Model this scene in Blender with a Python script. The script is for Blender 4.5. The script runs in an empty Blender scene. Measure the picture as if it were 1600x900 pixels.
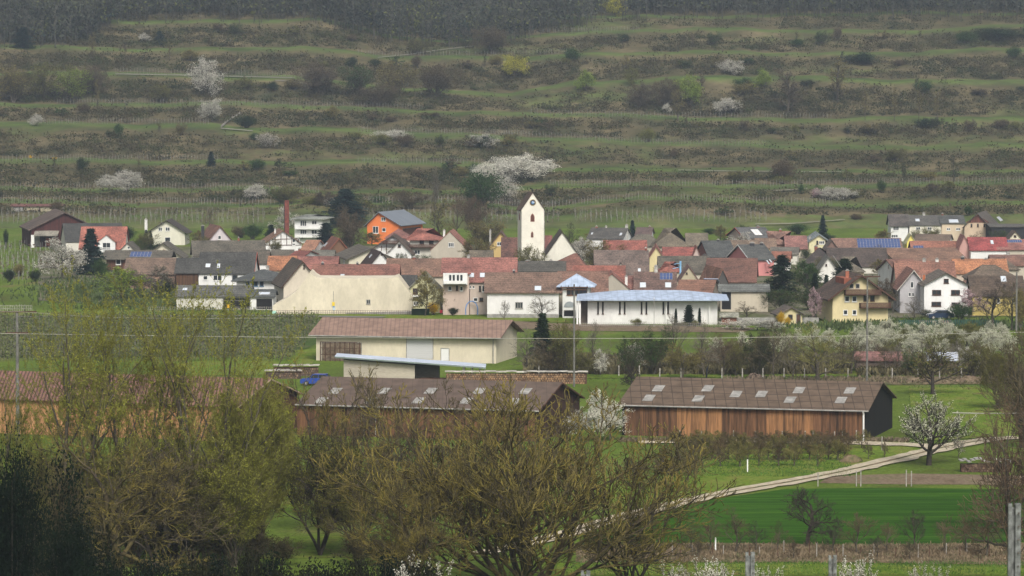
import bpy, math, random
import numpy as np
from mathutils import Vector
sc = bpy.context.scene
COL = sc.collection
rad = math.radians
# ---------------------------------------------------------------- camera, sky, sun, exposure
F, HC, HORIZON = 6000.0, 40.0, 116.0
PITCH = math.atan((450 - HORIZON) / F)
cam_d = bpy.data.cameras.new('camera'); cam = bpy.data.objects.new('camera', cam_d); COL.objects.link(cam)
cam.location = (0, 0, HC); cam.rotation_euler = (math.pi / 2 - PITCH, 0, 0)
cam_d.sensor_width = 36; cam_d.lens = 36 * F / 1600; cam_d.clip_start = 1; cam_d.clip_end = 6000
cam_d.dof.use_dof = True; cam_d.dof.focus_distance = 480; cam_d.dof.aperture_fstop = 8
sc.camera = cam
W = bpy.data.worlds.new('World'); sc.world = W; W.use_nodes = True
nt = W.node_tree; bg = nt.nodes['Background']
sky = nt.nodes.new('ShaderNodeTexSky'); sky.sky_type = 'NISHITA'; sky.sun_disc = False
SUN_EL, SUN_AZ = 44, 168
sky.sun_elevation = rad(SUN_EL); sky.sun_rotation = rad(SUN_AZ); sky.dust_density = 6; sky.air_density = 1.0; sky.ozone_density = 1
hs = nt.nodes.new('ShaderNodeHueSaturation'); hs.inputs['Saturation'].default_value = 0.22
nt.links.new(sky.outputs[0], hs.inputs['Color']); nt.links.new(hs.outputs[0], bg.inputs[0]); bg.inputs[1].default_value = 0.10
sl = bpy.data.lights.new('sun', 'SUN'); so = bpy.data.objects.new('sun', sl); COL.objects.link(so)
sl.energy = 1.9; sl.angle = rad(20); sl.color = (1, .935, .84)
a = rad(SUN_AZ); e = rad(SUN_EL)
sd = Vector((math.sin(a) * math.cos(e), math.cos(a) * math.cos(e), math.sin(e)))
so.rotation_euler = sd.to_track_quat('Z', 'Y').to_euler()
sc.view_settings.view_transform = 'Standard'; sc.view_settings.look = 'None'; sc.view_settings.gamma = 1
sc.view_settings.exposure = 0.5
sc.cycles.max_bounces = 4; sc.cycles.diffuse_bounces = 2; sc.cycles.transparent_max_bounces = 8; sc.cycles.volume_bounces = 0

# ---------------------------------------------------------------- where a pixel of the photograph lies at a distance
SP, CP = math.sin(PITCH), math.cos(PITCH)
def PX(px, D): # world x
    return D * (px - 800) / F  # refined in P
def P(px, py, D):
    v = (450 - py) / F
    t = D / (CP + v * SP)
    return Vector((t * (px - 800) / F, D, HC + t * (v * CP - SP)))
def Z(py, D): return P(800, py, D).z
def DG(py): # distance of level ground seen at py
    v = (450 - py) / F
    return HC / (SP - v * CP) * (CP + v * SP)
# ---------------------------------------------------------------- terrain
def foreground_z(y):
    if y >= 307: return 0.0
    if y >= 60: return 30.8 * ((307 - y) / 247) ** 2.2
    return 33.3 + (40 - y) * 0.125
EDGES = [ # px,py polylines of the terrace lips, distance, depth of the shelf above (px)
 ([(0,318),(400,322),(700,318),(850,327),(1000,312),(1150,318),(1300,322),(1600,320)], 1032, 7),
 ([(0,298),(370,297),(520,305),(700,300),(880,292),(1200,293),(1400,290),(1600,288)], 1085, 7),
 ([(0,254),(330,252),(450,257),(730,258),(900,265),(1100,270),(1320,268),(1600,272)], 1150, 6),
 ([(0,196),(300,195),(400,205),(500,207),(800,214),(1000,226),(1100,229),(1600,231)], 1220, 6),
 ([(0,163),(300,165),(640,172),(800,180),(1000,185),(1600,189)], 1275, 5),
 ([(0,120),(180,116),(460,122),(640,145),(800,148),(900,128),(1100,124),(1600,127)], 1335, 5),
 ([(0,74),(470,78),(600,90),(800,88),(1200,84),(1600,80)], 1390, 4),
 ([(0,36),(170,32),(500,34),(620,60),(700,66),(820,54),(1000,50),(1480,47),(1600,42)], 1440, 4),
 ([(0,6),(500,3),(700,20),(900,28),(1000,25),(1300,26),(1600,20)], 1500, 4)]
def ev(poly, px): return np.interp(px, [p[0] for p in poly], [p[1] for p in poly])
BASE_PY, BASE_D = 357.0, DG(357.0)
def profile(px):
    """control points (py, D, shelf?) of the hillside along one line of sight, bottom to top"""
    pts = [(BASE_PY, BASE_D, 1), (ev(EDGES[0][0], px) + 15, BASE_D + 12, 1)]
    for poly, D, s in EDGES:
        y = ev(poly, px) + 1.2 * math.sin(px * .031 + D) + .7 * math.sin(px * .083 + D * 2) + 2.6 * math.sin(px * .0113 + D * .37)
        y = min(y, pts[-1][0] - 3)
        pts.append((y, D, 1)); pts.append((y - s, D + (28 if D < 1300 else 22), 1))
    pts.append((-45, 1600, 0)); pts.append((-150, 1760, 0)); pts.append((-190, 2000, 0))
    return pts
_pc = {}
def prof(px):
    k = int(round(px / 4.0)) * 4
    if k not in _pc:
        pts = profile(k)
        _pc[k] = (np.array([p[0] for p in pts]), np.array([p[1] for p in pts]), np.array([Z(p[0], p[1]) if p[1] < 1900 else 150. for p in pts]))
    return _pc[k]
def ground(x, y):
    if y < BASE_D: return foreground_z(y)
    px = 800 + x / y * F * .9985
    a, D, z = prof(px); return float(np.interp(y, D, z))
def gp(px, py, lift=0.0):
    """ground point seen at px,py"""
    if py > BASE_PY:
        D = DG(py); q = P(px, py, D); return Vector((q.x, D, foreground_z(D) + lift if D < 307 else lift))
    a, D, z = prof(px)
    d = float(np.interp(-py, -a, D)); q = P(px, py, d)
    return Vector((q.x, d, float(np.interp(d, D, z)) + lift))

# ---------------------------------------------------------------- mesh helpers
class MB:
    """collects polygons, several materials by index"""
    def __init__(s): s.v = []; s.f = []; s.m = []
    def poly(s, pts, m=0):
        i = len(s.v); s.v += [tuple(p) for p in pts]; s.f.append(tuple(range(i, i + len(pts)))); s.m.append(m)
    def solid(s, verts, faces, m=0):
        i = len(s.v); s.v += [tuple(p) for p in verts]
        for f in faces: s.f.append(tuple(i + k for k in f)); s.m.append(m)
    def box(s, o, a, b, c, m=0):
        """corner o and edge vectors a,b,c"""
        o, a, b, c = map(Vector, (o, a, b, c))
        vs = [o, o+a, o+a+b, o+b, o+c, o+a+c, o+a+b+c, o+b+c]
        s.solid(vs, [(0,3,2,1),(4,5,6,7),(0,1,5,4),(1,2,6,5),(2,3,7,6),(3,0,4,7)], m)
    def cbox(s, c, sx, sy, sz, m=0, U=Vector((1,0,0)), V=Vector((0,1,0))):
        c = Vector(c); s.box(c - U*sx/2 - V*sy/2, U*sx, V*sy, (0,0,sz), m)
    def prism(s, pts, d, m=0):
        """closed outline pts swept along d"""
        n = len(pts); d = Vector(d); pts = [Vector(p) for p in pts]
        i = len(s.v); s.v += [tuple(p) for p in pts] + [tuple(p + d) for p in pts]
        s.f.append(tuple(i + k for k in range(n))); s.m.append(m)
        s.f.append(tuple(i + n + k for k in reversed(range(n)))); s.m.append(m)
        for k in range(n):
            j = (k + 1) % n; s.f.append((i + k, i + n + k, i + n + j, i + j)); s.m.append(m)
    def tube(s, p, q, r0, r1=None, n=6, m=0):
        p, q = Vector(p), Vector(q); r1 = r0 if r1 is None else r1
        d = (q - p).normalized(); a = d.cross(Vector((.3, .9, .2)) if abs(d.z) > .9 else Vector((0, 0, 1))).normalized(); b = d.cross(a)
        i = len(s.v)
        for k in range(n):
            t = 2 * math.pi * k / n; o = a * math.cos(t) + b * math.sin(t)
            s.v.append(tuple(p + o * r0)); s.v.append(tuple(q + o * r1))
        for k in range(n):
            j = (k + 1) % n; s.f.append((i+2*k, i+2*j, i+2*j+1, i+2*k+1)); s.m.append(m)
        s.f.append(tuple(i + 2*k for k in reversed(range(n)))); s.m.append(m)
        s.f.append(tuple(i + 2*k + 1 for k in range(n))); s.m.append(m)
    def lump(s, c, sx, sy, sz, seed=0, m=0, n=10, rings=5):
        """uneven rounded heap sitting on z=c.z"""
        r = random.Random(seed); i = len(s.v); c = Vector(c)
        for k in range(rings):
            t = k / (rings - 1) * math.pi / 2
            for j in range(n):
                a = 2 * math.pi * j / n; q = 1 + r.uniform(-.14, .14)
                s.v.append((c.x + sx * math.cos(t) * math.cos(a) * q, c.y + sy * math.cos(t) * math.sin(a) * q, c.z + sz * math.sin(t) * q))
        for k in range(rings - 1):
            for j in range(n):
                l = (j + 1) % n; s.f.append((i+k*n+j, i+k*n+l, i+(k+1)*n+l, i+(k+1)*n+j)); s.m.append(m)
def mk(name, verts, faces, mats, mi=None, smooth=False):
    me = bpy.data.meshes.new(name)
    if isinstance(faces, np.ndarray):
        n, k = faces.shape
        me.vertices.add(len(verts)); me.vertices.foreach_set('co', np.asarray(verts, np.float32).ravel())
        me.loops.add(n * k); me.loops.foreach_set('vertex_index', faces.astype(np.int32).ravel())
        me.polygons.add(n); me.polygons.foreach_set('loop_start', np.arange(0, n * k, k, dtype=np.int32))
        if mi is not None: me.polygons.foreach_set('material_index', np.asarray(mi, np.int32))
        me.update(calc_edges=True)
    else:
        me.from_pydata(verts, [], faces)
        if mi is not None: me.polygons.foreach_set('material_index', np.asarray(mi, np.int32))
        me.update()
    for m in (mats if isinstance(mats, (list, tuple)) else [mats]): me.materials.append(m)
    if smooth: me.polygons.foreach_set('use_smooth', [True] * len(me.polygons))
    return me
def tag(o, label=None, cat=None, group=None, kind=None):
    if label: o['label'] = label
    if cat: o['category'] = cat
    if group: o['group'] = group
    if kind: o['kind'] = kind
    return o
def thing(name, label, cat, loc, rz=0, group=None):
    o = bpy.data.objects.new(name, None); COL.objects.link(o); o.location = loc; o.rotation_euler = (0, 0, rz)
    return tag(o, label, cat, group)
def root_of(o):
    while o.parent: o = o.parent
    return o
def part(name, mb, mats, parent, label=None, smooth=False):
    """mb in world coordinates, stored relative to its thing's base"""
    loc = root_of(parent).location
    me = mk(name, [(v[0]-loc.x, v[1]-loc.y, v[2]-loc.z) for v in mb.v], mb.f, mats, mb.m, smooth)
    o = bpy.data.objects.new(name, me); COL.objects.link(o); o.parent = parent
    if label: o['label'] = label
    return o
def solo(name, mb, mats, label, cat, loc=None, group=None, kind=None, smooth=False):
    loc = Vector(loc) if loc is not None else Vector(mb.v[0])
    me = mk(name, [(v[0]-loc.x, v[1]-loc.y, v[2]-loc.z) for v in mb.v], mb.f, mats, mb.m, smooth)
    o = bpy.data.objects.new(name, me); COL.objects.link(o); o.location = loc
    return tag(o, label, cat, group, kind)

# ---------------------------------------------------------------- materials
def newmat(name):
    m = bpy.data.materials.new(name); m.use_nodes = True; n = m.node_tree
    b = n.nodes['Principled BSDF']; b.inputs['Specular IOR Level'].default_value = .25
    return m, n, b
_mc = {}
def c4(c): return (c[0], c[1], c[2], 1)
def mat(name, rgb, rough=.9, var=.18, scale=.5, rgb2=None, fine=0.0, bump=0.0, metal=0.0, stretch=None, mixpos=(.4, .65)):
    """plain weathered surface: two noise scales over the world position"""
    key = (name, tuple(rgb), rough, var, scale, rgb2, fine, metal, stretch)
    if key in _mc: return _mc[key]
    m, n, b = newmat(name); L = n.links.new; N = n.nodes.new
    g = N('ShaderNodeNewGeometry'); mp = N('ShaderNodeMapping'); L(g.outputs['Position'], mp.inputs[0])
    if stretch: mp.inputs['Scale'].default_value = stretch
    t = N('ShaderNodeTexNoise'); t.inputs['Scale'].default_value = scale; t.inputs['Detail'].default_value = 6; t.inputs['Roughness'].default_value = .65; L(mp.outputs[0], t.inputs[0])
    r = N('ShaderNodeValToRGB'); L(t.outputs[0], r.inputs[0])
    d = rgb2 if rgb2 else tuple(x * (1 - var * 1.6) for x in rgb)
    hi = rgb if rgb2 else tuple(min(1, x * (1 + var * .7)) for x in rgb)
    r.color_ramp.elements[0].position = mixpos[0]; r.color_ramp.elements[0].color = c4(d)
    r.color_ramp.elements[1].position = mixpos[1]; r.color_ramp.elements[1].color = c4(hi)
    out = r.outputs[0]
    if fine:
        t2 = N('ShaderNodeTexNoise'); t2.inputs['Scale'].default_value = scale * 9; t2.inputs['Detail'].default_value = 3; L(mp.outputs[0], t2.inputs[0])
        mr = N('ShaderNodeMapRange'); mr.inputs[1].default_value = .3; mr.inputs[2].default_value = .7; mr.inputs[3].default_value = 1 - fine; mr.inputs[4].default_value = 1 + fine * .6; L(t2.outputs[0], mr.inputs[0])
        mx = N('ShaderNodeMix'); mx.data_type = 'RGBA'; mx.blend_type = 'MULTIPLY'; mx.inputs[0].default_value = 1
        L(out, mx.inputs['A']); L(mr.outputs[0], mx.inputs['B']); out = mx.outputs['Result']
    L(out, b.inputs['Base Color']); b.inputs['Roughness'].default_value = rough; b.inputs['Metallic'].default_value = metal
    if bump:
        bp = N('ShaderNodeBump'); bp.inputs['Strength'].default_value = bump; bp.inputs['Distance'].default_value = .1; L(t.outputs[0], bp.inputs['Height']); L(bp.outputs[0], b.inputs['Normal'])
    _mc[key] = m; return m
def leafmat(name, rgb, var=.35, trans=.4, scale=.8):
    key = ('leaf', name, tuple(rgb), var)
    if key in _mc: return _mc[key]
    m, n, b = newmat(name); L = n.links.new; N = n.nodes.new
    g = N('ShaderNodeNewGeometry'); t = N('ShaderNodeTexNoise'); t.inputs['Scale'].default_value = scale; t.inputs['Detail'].default_value = 4; L(g.outputs['Position'], t.inputs[0])
    r = N('ShaderNodeValToRGB'); L(t.outputs[0], r.inputs[0])
    r.color_ramp.elements[0].position = .35; r.color_ramp.elements[0].color = c4([x * (1 - var) for x in rgb])
    r.color_ramp.elements[1].position = .68; r.color_ramp.elements[1].color = c4([min(.85, x * (1 + var)) for x in rgb])
    L(r.outputs[0], b.inputs['Base Color']); b.inputs['Roughness'].default_value = .8; b.inputs['Specular IOR Level'].default_value = .1
    if trans:
        tr = N('ShaderNodeBsdfTranslucent'); L(r.outputs[0], tr.inputs[0]); ms = N('ShaderNodeMixShader'); ms.inputs[0].default_value = trans
        L(b.outputs[0], ms.inputs[1]); L(tr.outputs[0], ms.inputs[2]); L(ms.outputs[0], n.nodes['Material Output'].inputs[0])
    _mc[key] = m; return m
def roofmat(rgb, kind='tile', rgb2=None):
    rgb = tuple(rgb)
    gy = sum(rgb) / 3; rgb = (rgb[0] * .72 + gy * .22, rgb[1] * .85 + gy * .15, rgb[2] * .8 + gy * .15) if kind != 'metal' else rgb
    if kind == 'metal': return mat('metal_roofing', rgb, .55, .06, .3, fine=.05)
    d = rgb2 or tuple(x * .5 + .012 for x in rgb); key = ('tile', rgb)
    if key in _mc: return _mc[key]
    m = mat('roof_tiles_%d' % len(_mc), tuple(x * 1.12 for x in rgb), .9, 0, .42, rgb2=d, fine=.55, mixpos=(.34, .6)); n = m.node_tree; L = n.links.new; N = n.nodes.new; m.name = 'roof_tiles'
    b = n.nodes['Principled BSDF']; src = b.inputs['Base Color'].links[0].from_socket; g = N('ShaderNodeNewGeometry'); sp = N('ShaderNodeSeparateXYZ'); L(g.outputs['Position'], sp.inputs[0])
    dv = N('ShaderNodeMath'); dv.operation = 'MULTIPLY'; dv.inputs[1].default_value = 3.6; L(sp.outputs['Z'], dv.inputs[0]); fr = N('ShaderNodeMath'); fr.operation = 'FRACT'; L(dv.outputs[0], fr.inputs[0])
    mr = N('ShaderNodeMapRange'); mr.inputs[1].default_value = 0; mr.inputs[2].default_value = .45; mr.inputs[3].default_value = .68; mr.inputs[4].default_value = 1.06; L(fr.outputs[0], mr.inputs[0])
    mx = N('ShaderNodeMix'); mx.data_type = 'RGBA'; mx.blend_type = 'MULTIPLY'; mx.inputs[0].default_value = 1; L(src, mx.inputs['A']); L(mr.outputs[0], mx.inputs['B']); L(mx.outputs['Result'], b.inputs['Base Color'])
    _mc[key] = m; return m
def wallmat(rgb): return mat('rendered_wall', tuple(rgb), .92, .06, .4, fine=.05, stretch=(1.2, 1.2, .5))
def woodmat(rgb, dark=(.05, .028, .018)): return mat('wood_planks', tuple(rgb), .9, 0, 1.0, rgb2=tuple(dark), fine=.3, stretch=(3.2, 3.2, .16), mixpos=(.36, .6))
GLASS, _n, _b = newmat('window_glass'); _b.inputs['Base Color'].default_value = (.03, .035, .04, 1); _b.inputs['Roughness'].default_value = .12; _b.inputs['Specular IOR Level'].default_value = .5
SKYGLASS, _n, _b = newmat('skylight_glass'); _b.inputs['Base Color'].default_value = (.55, .6, .66, 1); _b.inputs['Roughness'].default_value = .25; _b.inputs['Specular IOR Level'].default_value = .5
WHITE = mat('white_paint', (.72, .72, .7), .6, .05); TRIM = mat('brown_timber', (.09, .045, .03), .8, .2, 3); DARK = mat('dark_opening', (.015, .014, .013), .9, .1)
CONC = mat('grey_concrete', (.32, .31, .29), .95, .2, 1.2, fine=.15); POLE = mat('weathered_pole_wood', (.12, .105, .09), .95, .2, 2, fine=.2)
# ---------------------------------------------------------------- ground sheets
rng = np.random.default_rng(7)
def groundmat(name, cols, scale=.08, fine=.35, aniso=(1, .45, 1)):
    m, n, b = newmat(name); L = n.links.new; N = n.nodes.new
    g = N('ShaderNodeNewGeometry'); mp = N('ShaderNodeMapping'); mp.inputs['Scale'].default_value = aniso; L(g.outputs['Position'], mp.inputs[0])
    t = N('ShaderNodeTexNoise'); t.inputs['Scale'].default_value = scale; t.inputs['Detail'].default_value = 9; t.inputs['Roughness'].default_value = .68; L(mp.outputs[0], t.inputs[0])
    r = N('ShaderNodeValToRGB'); L(t.outputs[0], r.inputs[0]); el = r.color_ramp.elements
    while len(el) < len(cols): el.new(.5)
    for i, c in enumerate(cols): el[i].position = .32 + .36 * i / (len(cols) - 1); el[i].color = c4(c)
    t2 = N('ShaderNodeTexNoise'); t2.inputs['Scale'].default_value = 2.2; t2.inputs['Detail'].default_value = 5; t2.inputs['Roughness'].default_value = .7; L(mp.outputs[0], t2.inputs[0])
    mr = N('ShaderNodeMapRange'); mr.inputs[1].default_value = .3; mr.inputs[2].default_value = .7; mr.inputs[3].default_value = 1 - fine; mr.inputs[4].default_value = 1 + fine * .7; L(t2.outputs[0], mr.inputs[0])
    mx = N('ShaderNodeMix'); mx.data_type = 'RGBA'; mx.blend_type = 'MULTIPLY'; mx.inputs[0].default_value = 1
    L(r.outputs[0], mx.inputs['A']); L(mr.outputs[0], mx.inputs['B']); L(mx.outputs['Result'], b.inputs['Base Color']); b.inputs['Roughness'].default_value = .95; b.inputs['Specular IOR Level'].default_value = .05
    bp = N('ShaderNodeBump'); bp.inputs['Strength'].default_value = .6; bp.inputs['Distance'].default_value = .25; L(t2.outputs[0], bp.inputs['Height']); L(bp.outputs[0], b.inputs['Normal'])
    return m
GRASS = groundmat('meadow_grass', [(.08,.085,.024), (.085,.125,.02), (.11,.16,.024), (.15,.13,.055)])
CROP = groundmat('young_cereal_crop', [(.015,.05,.004), (.03,.085,.007), (.055,.125,.012)], .35, .45, (.10,1.5,1))
LAWN = groundmat('bright_grass', [(.075,.11,.016), (.11,.17,.02), (.15,.185,.034), (.15,.13,.045)], .3)
SOIL = groundmat('bare_soil', [(.12,.085,.055), (.19,.145,.10), (.13,.12,.06)], .25)
DRY = groundmat('dry_grass', [(.09,.075,.04), (.2,.15,.095), (.08,.09,.035), (.17,.13,.085)], .4)
TRACK = groundmat('gravel_track', [(.36,.31,.23), (.5,.44,.33)], .8, .25)
ys = [-200, -60, 0, 20, 40, 70, 100, 140, 160, 180, 200, 220, 240, 260, 280, 295, 307, 315, 340, 380, 420, 480, 540, 600, 680, 760, 860, 940, BASE_D]
xs = np.linspace(-900, 900, 61)
V = [(x, y, foreground_z(y)) for y in ys for x in xs]; nx = len(xs)
FC = [(j*nx+i, j*nx+i+1, (j+1)*nx+i+1, (j+1)*nx+i) for j in range(len(ys)-1) for i in range(nx-1)]
g = bpy.data.objects.new('ground', mk('ground', V, FC, GRASS)); COL.objects.link(g); g['kind'] = 'structure'; g['label'] = 'green valley meadow running from the orchard to the village'
_lay = [0]
def sheet(name, poly, m, label, lift=None):
    _lay[0] += 1; h = lift if lift else .012 + .006 * _lay[0]
    mb = MB(); mb.poly([gp(px, py, h) for px, py in poly][::-1]); o = solo(name, mb, m, label, None); o['kind'] = 'structure'
    n = o.data.polygons[0].normal
    if n.z < 0: o.data.flip_normals()
    return o
def strip(name, pts, m, label):
    """pts: px,py,width_m along a centre line on level ground"""
    _lay[0] += 1; h = .03 + .006 * _lay[0]; C = [gp(a, b) for a, b, w in pts]; Wd = [w for a, b, w in pts]
    # densify
    P2, W2 = [], []
    for i in range(len(C)-1):
        for k in range(6): t = k/6; P2.append(C[i].lerp(C[i+1], t)); W2.append(Wd[i]*(1-t)+Wd[i+1]*t)
    P2.append(C[-1]); W2.append(Wd[-1]); mb = MB(); rr = random.Random(3)
    sm = [sum((P2[max(0,min(len(P2)-1,i+k))] for k in (-2,-1,0,1,2)), Vector())/5 for i in range(len(P2))]
    for i, p in enumerate(sm):
        d = (sm[min(i+1, len(sm)-1)] - sm[max(i-1, 0)]); d.z = 0; d.normalize(); s = Vector((-d.y, d.x, 0)) * W2[i] / 2
        mb.v.append(tuple(Vector((p.x, p.y, h)) + s * rr.uniform(.8, 1.2))); mb.v.append(tuple(Vector((p.x, p.y, h)) - s * rr.uniform(.8, 1.2)))
    for i in range(len(P2)-1): mb.f.append((2*i, 2*i+1, 2*i+3, 2*i+2)); mb.m.append(0)
    o = solo(name, mb, m, label, None); o['kind'] = 'structure'; return o
sheet('crop_field', [(900,852),(960,815),(1035,797),(1130,778),(1230,764),(1400,762),(1660,766),(1660,846),(1400,850),(1100,850)], CROP, 'deep green field of young cereal in front of the long barn')
sheet('soil_strip', [(1296,744),(1420,740),(1640,744),(1640,758),(1400,757),(1280,755)], SOIL, 'narrow pinkish strip of bare soil beside the track')
sheet('dry_verge', [(900,853),(1100,848),(1300,851),(1660,848),(1660,884),(1250,878),(900,880)], DRY, 'strip of dry pale grass below the green field')
sheet('lawn', [(420,742),(480,728),(620,735),(700,745),(990,750),(1060,738),(1060,690),(1400,690),(1450,705),(1330,730),(1130,766),(1030,790),(900,800),(400,800)], LAWN, 'bright grass between the orchard rows and the track')
sheet('lawn', [(-60,842),(620,838),(640,870),(-60,880)], LAWN, 'bright grass under the willows')
sheet('lawn', [(870,880),(1250,882),(1660,888),(1660,899),(870,899)], LAWN, 'bright grass along the foot of the photo')
sheet('lawn', [(-50,484),(300,486),(620,492),(880,497),(1120,508),(1240,508),(1240,513),(880,504),(620,498),(300,494),(-50,494)], LAWN, 'green verge along the village edge')
sheet('vineyard_ground', [(-100,497),(300,496),(560,502),(480,545),(420,556),(-100,560)], groundmat('vineyard_grass', [(.05,.075,.02),(.06,.10,.025),(.11,.10,.055)], .2), 'grassy vineyard floor behind the left barn')
sheet('lawn', [(400,552),(500,545),(480,585),(300,588),(300,560)], LAWN, 'green patch beside the log piles')
sheet('soil_field', [(510,499),(740,499),(880,506),(1180,513),(1160,520),(860,517),(700,506),(540,504)], SOIL, 'ploughed pale field between the village and the storage barn')
sheet('dry_verge', [(1150,596),(1400,588),(1640,590),(1640,600),(1150,604)], DRY, 'dry strip behind the long barn')
sheet('lawn', [(880,576),(1300,578),(1640,582),(1640,589),(1300,588),(880,592)], LAWN, 'green lane in front of the orchard hedge')
sheet('lawn', [(1420,608),(1640,602),(1640,690),(1560,684),(1430,690)], LAWN, 'green meadow beside the dark barn gable')
sheet('village_ground', [(60,470),(60,392),(300,386),(600,384),(1000,380),(1700,378),(1700,492),(1240,500),(1130,502),(900,490),(640,485),(420,482),(230,480)], groundmat('village_yards', [(.12,.115,.05), (.16,.145,.11), (.085,.10,.035), (.2,.18,.15)], .12), 'yards and gardens between the houses')
strip('farm_track', [(740,868,2.2),(850,846,2.3),(960,812,2.4),(1050,790,2.5),(1150,768,2.6),(1250,752,2.8),(1350,731,3.0),(1420,714,3.2),(1470,701,3.2),(1540,688,3.2),(1600,684,3)], TRACK, 'pale gravel farm track crossing the fields diagonally')
strip('grass_strip', [(740,868,.35),(850,846,.4),(960,812,.4),(1050,790,.45),(1150,768,.45),(1250,752,.5),(1350,731,.5),(1420,714,.5),(1470,701,.4),(1540,688,.4),(1600,684,.4)], DRY, 'grassy strip between the wheel ruts of the farm track')
strip('farm_track', [(980,692,3.4),(1150,691,3.4),(1300,692,3.4),(1420,696,3.4),(1475,700,3.4)], TRACK, 'pale track along the front of the long barn')
strip('farm_track', [(880,574,1.8),(1100,580,1.8),(1250,585,1.8)], TRACK, 'narrow path in front of the orchard hedge')
strip('village_road', [(0,496,3.0),(200,495,3.0),(420,494,3.0),(620,497,3.0)], mat('asphalt',(.16,.155,.15),.9,.1), 'narrow grey lane below the village edge')

# ---------------------------------------------------------------- hillside
GREEN_BLOBS = [(1090,300,140,12),(1010,235,28,40),(980,262,120,10),(1250,222,260,9),(1540,225,120,14),(900,235,90,16),(950,150,120,14),(760,78,160,9),(930,40,130,10),
 (400,117,90,5),(440,240,160,8),(60,205,60,22),(620,245,150,8),(360,208,40,22),(150,342,260,10),(300,330,180,14),(480,330,120,8),(1000,330,220,10),(1350,318,240,8),(1000,348,400,10),
 (90,198,90,6),(700,335,120,8),(860,160,90,12),(1500,190,140,10),(700,215,120,12),(880,290,60,10),(1570,180,60,20),(1200,60,120,10),(1330,110,150,8)]
BROWN_BLOBS = [(180,180,260,14),(120,235,180,16),(420,275,200,18),(250,145,260,10),(640,275,120,16),(300,62,220,24),(150,145,200,16),(450,150,100,12),(250,228,240,20),(550,275,260,16),(350,300,160,14),(1150,245,120,16),(870,310,60,12),(1330,165,280,22),(1000,195,150,12),
 (1320,258,120,20),(1150,330,150,10),(250,320,160,12),(700,225,120,10),(1100,55,160,8),(1450,100,160,18),(1000,110,200,12),(980,286,60,8),(200,180,200,10)]
def blob(px, py, L):
    v = np.zeros_like(px)
    for a, b, c, d in L: v = np.maximum(v, np.exp(-(((px-a)/c)**2 + ((py-b)/d)**2) * 1.1))
    return v
cols = np.concatenate([np.arange(-3200, -200, 60), np.arange(-200, 1800, 4), np.arange(1800, 4860, 60)])
rows_t = None; VV = []; AA = []
def noise2(x, y, s=0):
    return (np.sin(x*.9+s)*np.sin(y*1.1+s*2)+np.sin(x*2.3+y*1.7+s)*.5+np.sin(x*4.7-y*3.9+s)*.3+np.sin(x*9.1+y*8.3+s*3)*.2)/2
for px in cols:
    pts = profile(float(px)); a = np.array([p[0] for p in pts]); D = np.array([p[1] for p in pts]); z = np.array([Z(p[0], p[1]) if p[1] < 1900 else 150. for p in pts])
    # subdivide: shelves in 2, banks in 7
    dd = []; sh = []
    for i in range(len(D)-1):
        bank = i >= 1 and (i % 2 == 1)
        n = 7 if bank else 3
        for k in range(n): dd.append(D[i] + (D[i+1]-D[i]) * k / n); sh.append(0.0 if bank else 1.0)
    dd.append(D[-1]); sh.append(0.0)
    dd = np.array(dd); zz = np.interp(dd, D, z); pyy = np.interp(dd, D, a); sh = np.array(sh)
    xx = dd * (px - 800) / F / .9985
    zz = zz + .45 * noise2(xx*.16, dd*.16) * (1 - sh) * (dd < 1600)
    gr = np.clip(sh * 1.1 + blob(np.full_like(pyy, px), pyy, GREEN_BLOBS) * .7 - blob(np.full_like(pyy, px), pyy, BROWN_BLOBS) * .55 * (1 - sh * .6), 0, 1)
    gr = np.where(pyy > 335, .75, gr)
    VV.append(np.stack([xx, dd, zz], 1)); AA.append(gr)
VV = np.array(VV); AA = np.array(AA); nc, nr = VV.shape[:2]
VV[:, 0, 2] = -.4
idx = np.arange(nc*nr).reshape(nc, nr)
FA = np.stack([idx[:-1, :-1], idx[1:, :-1], idx[1:, 1:], idx[:-1, 1:]], -1).reshape(-1, 4)
m, n, b = newmat('terraced_hillside'); L = n.links.new; N = n.nodes.new
at = N('ShaderNodeAttribute'); at.attribute_name = 'cover'
g = N('ShaderNodeNewGeometry'); mp = N('ShaderNodeMapping'); mp.inputs['Scale'].default_value = (.35, .35, 1); L(g.outputs['Position'], mp.inputs[0])
t = N('ShaderNodeTexNoise'); t.inputs['Scale'].default_value = .16; t.inputs['Detail'].default_value = 10; t.inputs['Roughness'].default_value = .7; L(mp.outputs[0], t.inputs[0])
br = N('ShaderNodeValToRGB'); L(t.outputs[0], br.inputs[0]); el = br.color_ramp.elements; el.new(.5)
for i, (p, c) in enumerate([(.34, (.045,.05,.026)), (.5, (.088,.076,.042)), (.68, (.165,.135,.078))]): el[i].position = p; el[i].color = c4(c)
gr = N('ShaderNodeValToRGB'); L(t.outputs[0], gr.inputs[0]); el = gr.color_ramp.elements
el[0].position = .35; el[0].color = (.055, .082, .026, 1); el[1].position = .68; el[1].color = (.11, .16, .04, 1)
t3 = N('ShaderNodeTexNoise'); t3.inputs['Scale'].default_value = .5; t3.inputs['Detail'].default_value = 6; L(mp.outputs[0], t3.inputs[0])
ma = N('ShaderNodeMath'); ma.operation = 'MULTIPLY_ADD'; ma.inputs[1].default_value = 1.6; ma.inputs[2].default_value = -.98; L(t3.outputs[0], ma.inputs[0])
ad = N('ShaderNodeMath'); ad.operation = 'ADD'; ad.use_clamp = True; L(ma.outputs[0], ad.inputs[0]); L(at.outputs['Fac'], ad.inputs[1])
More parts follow.
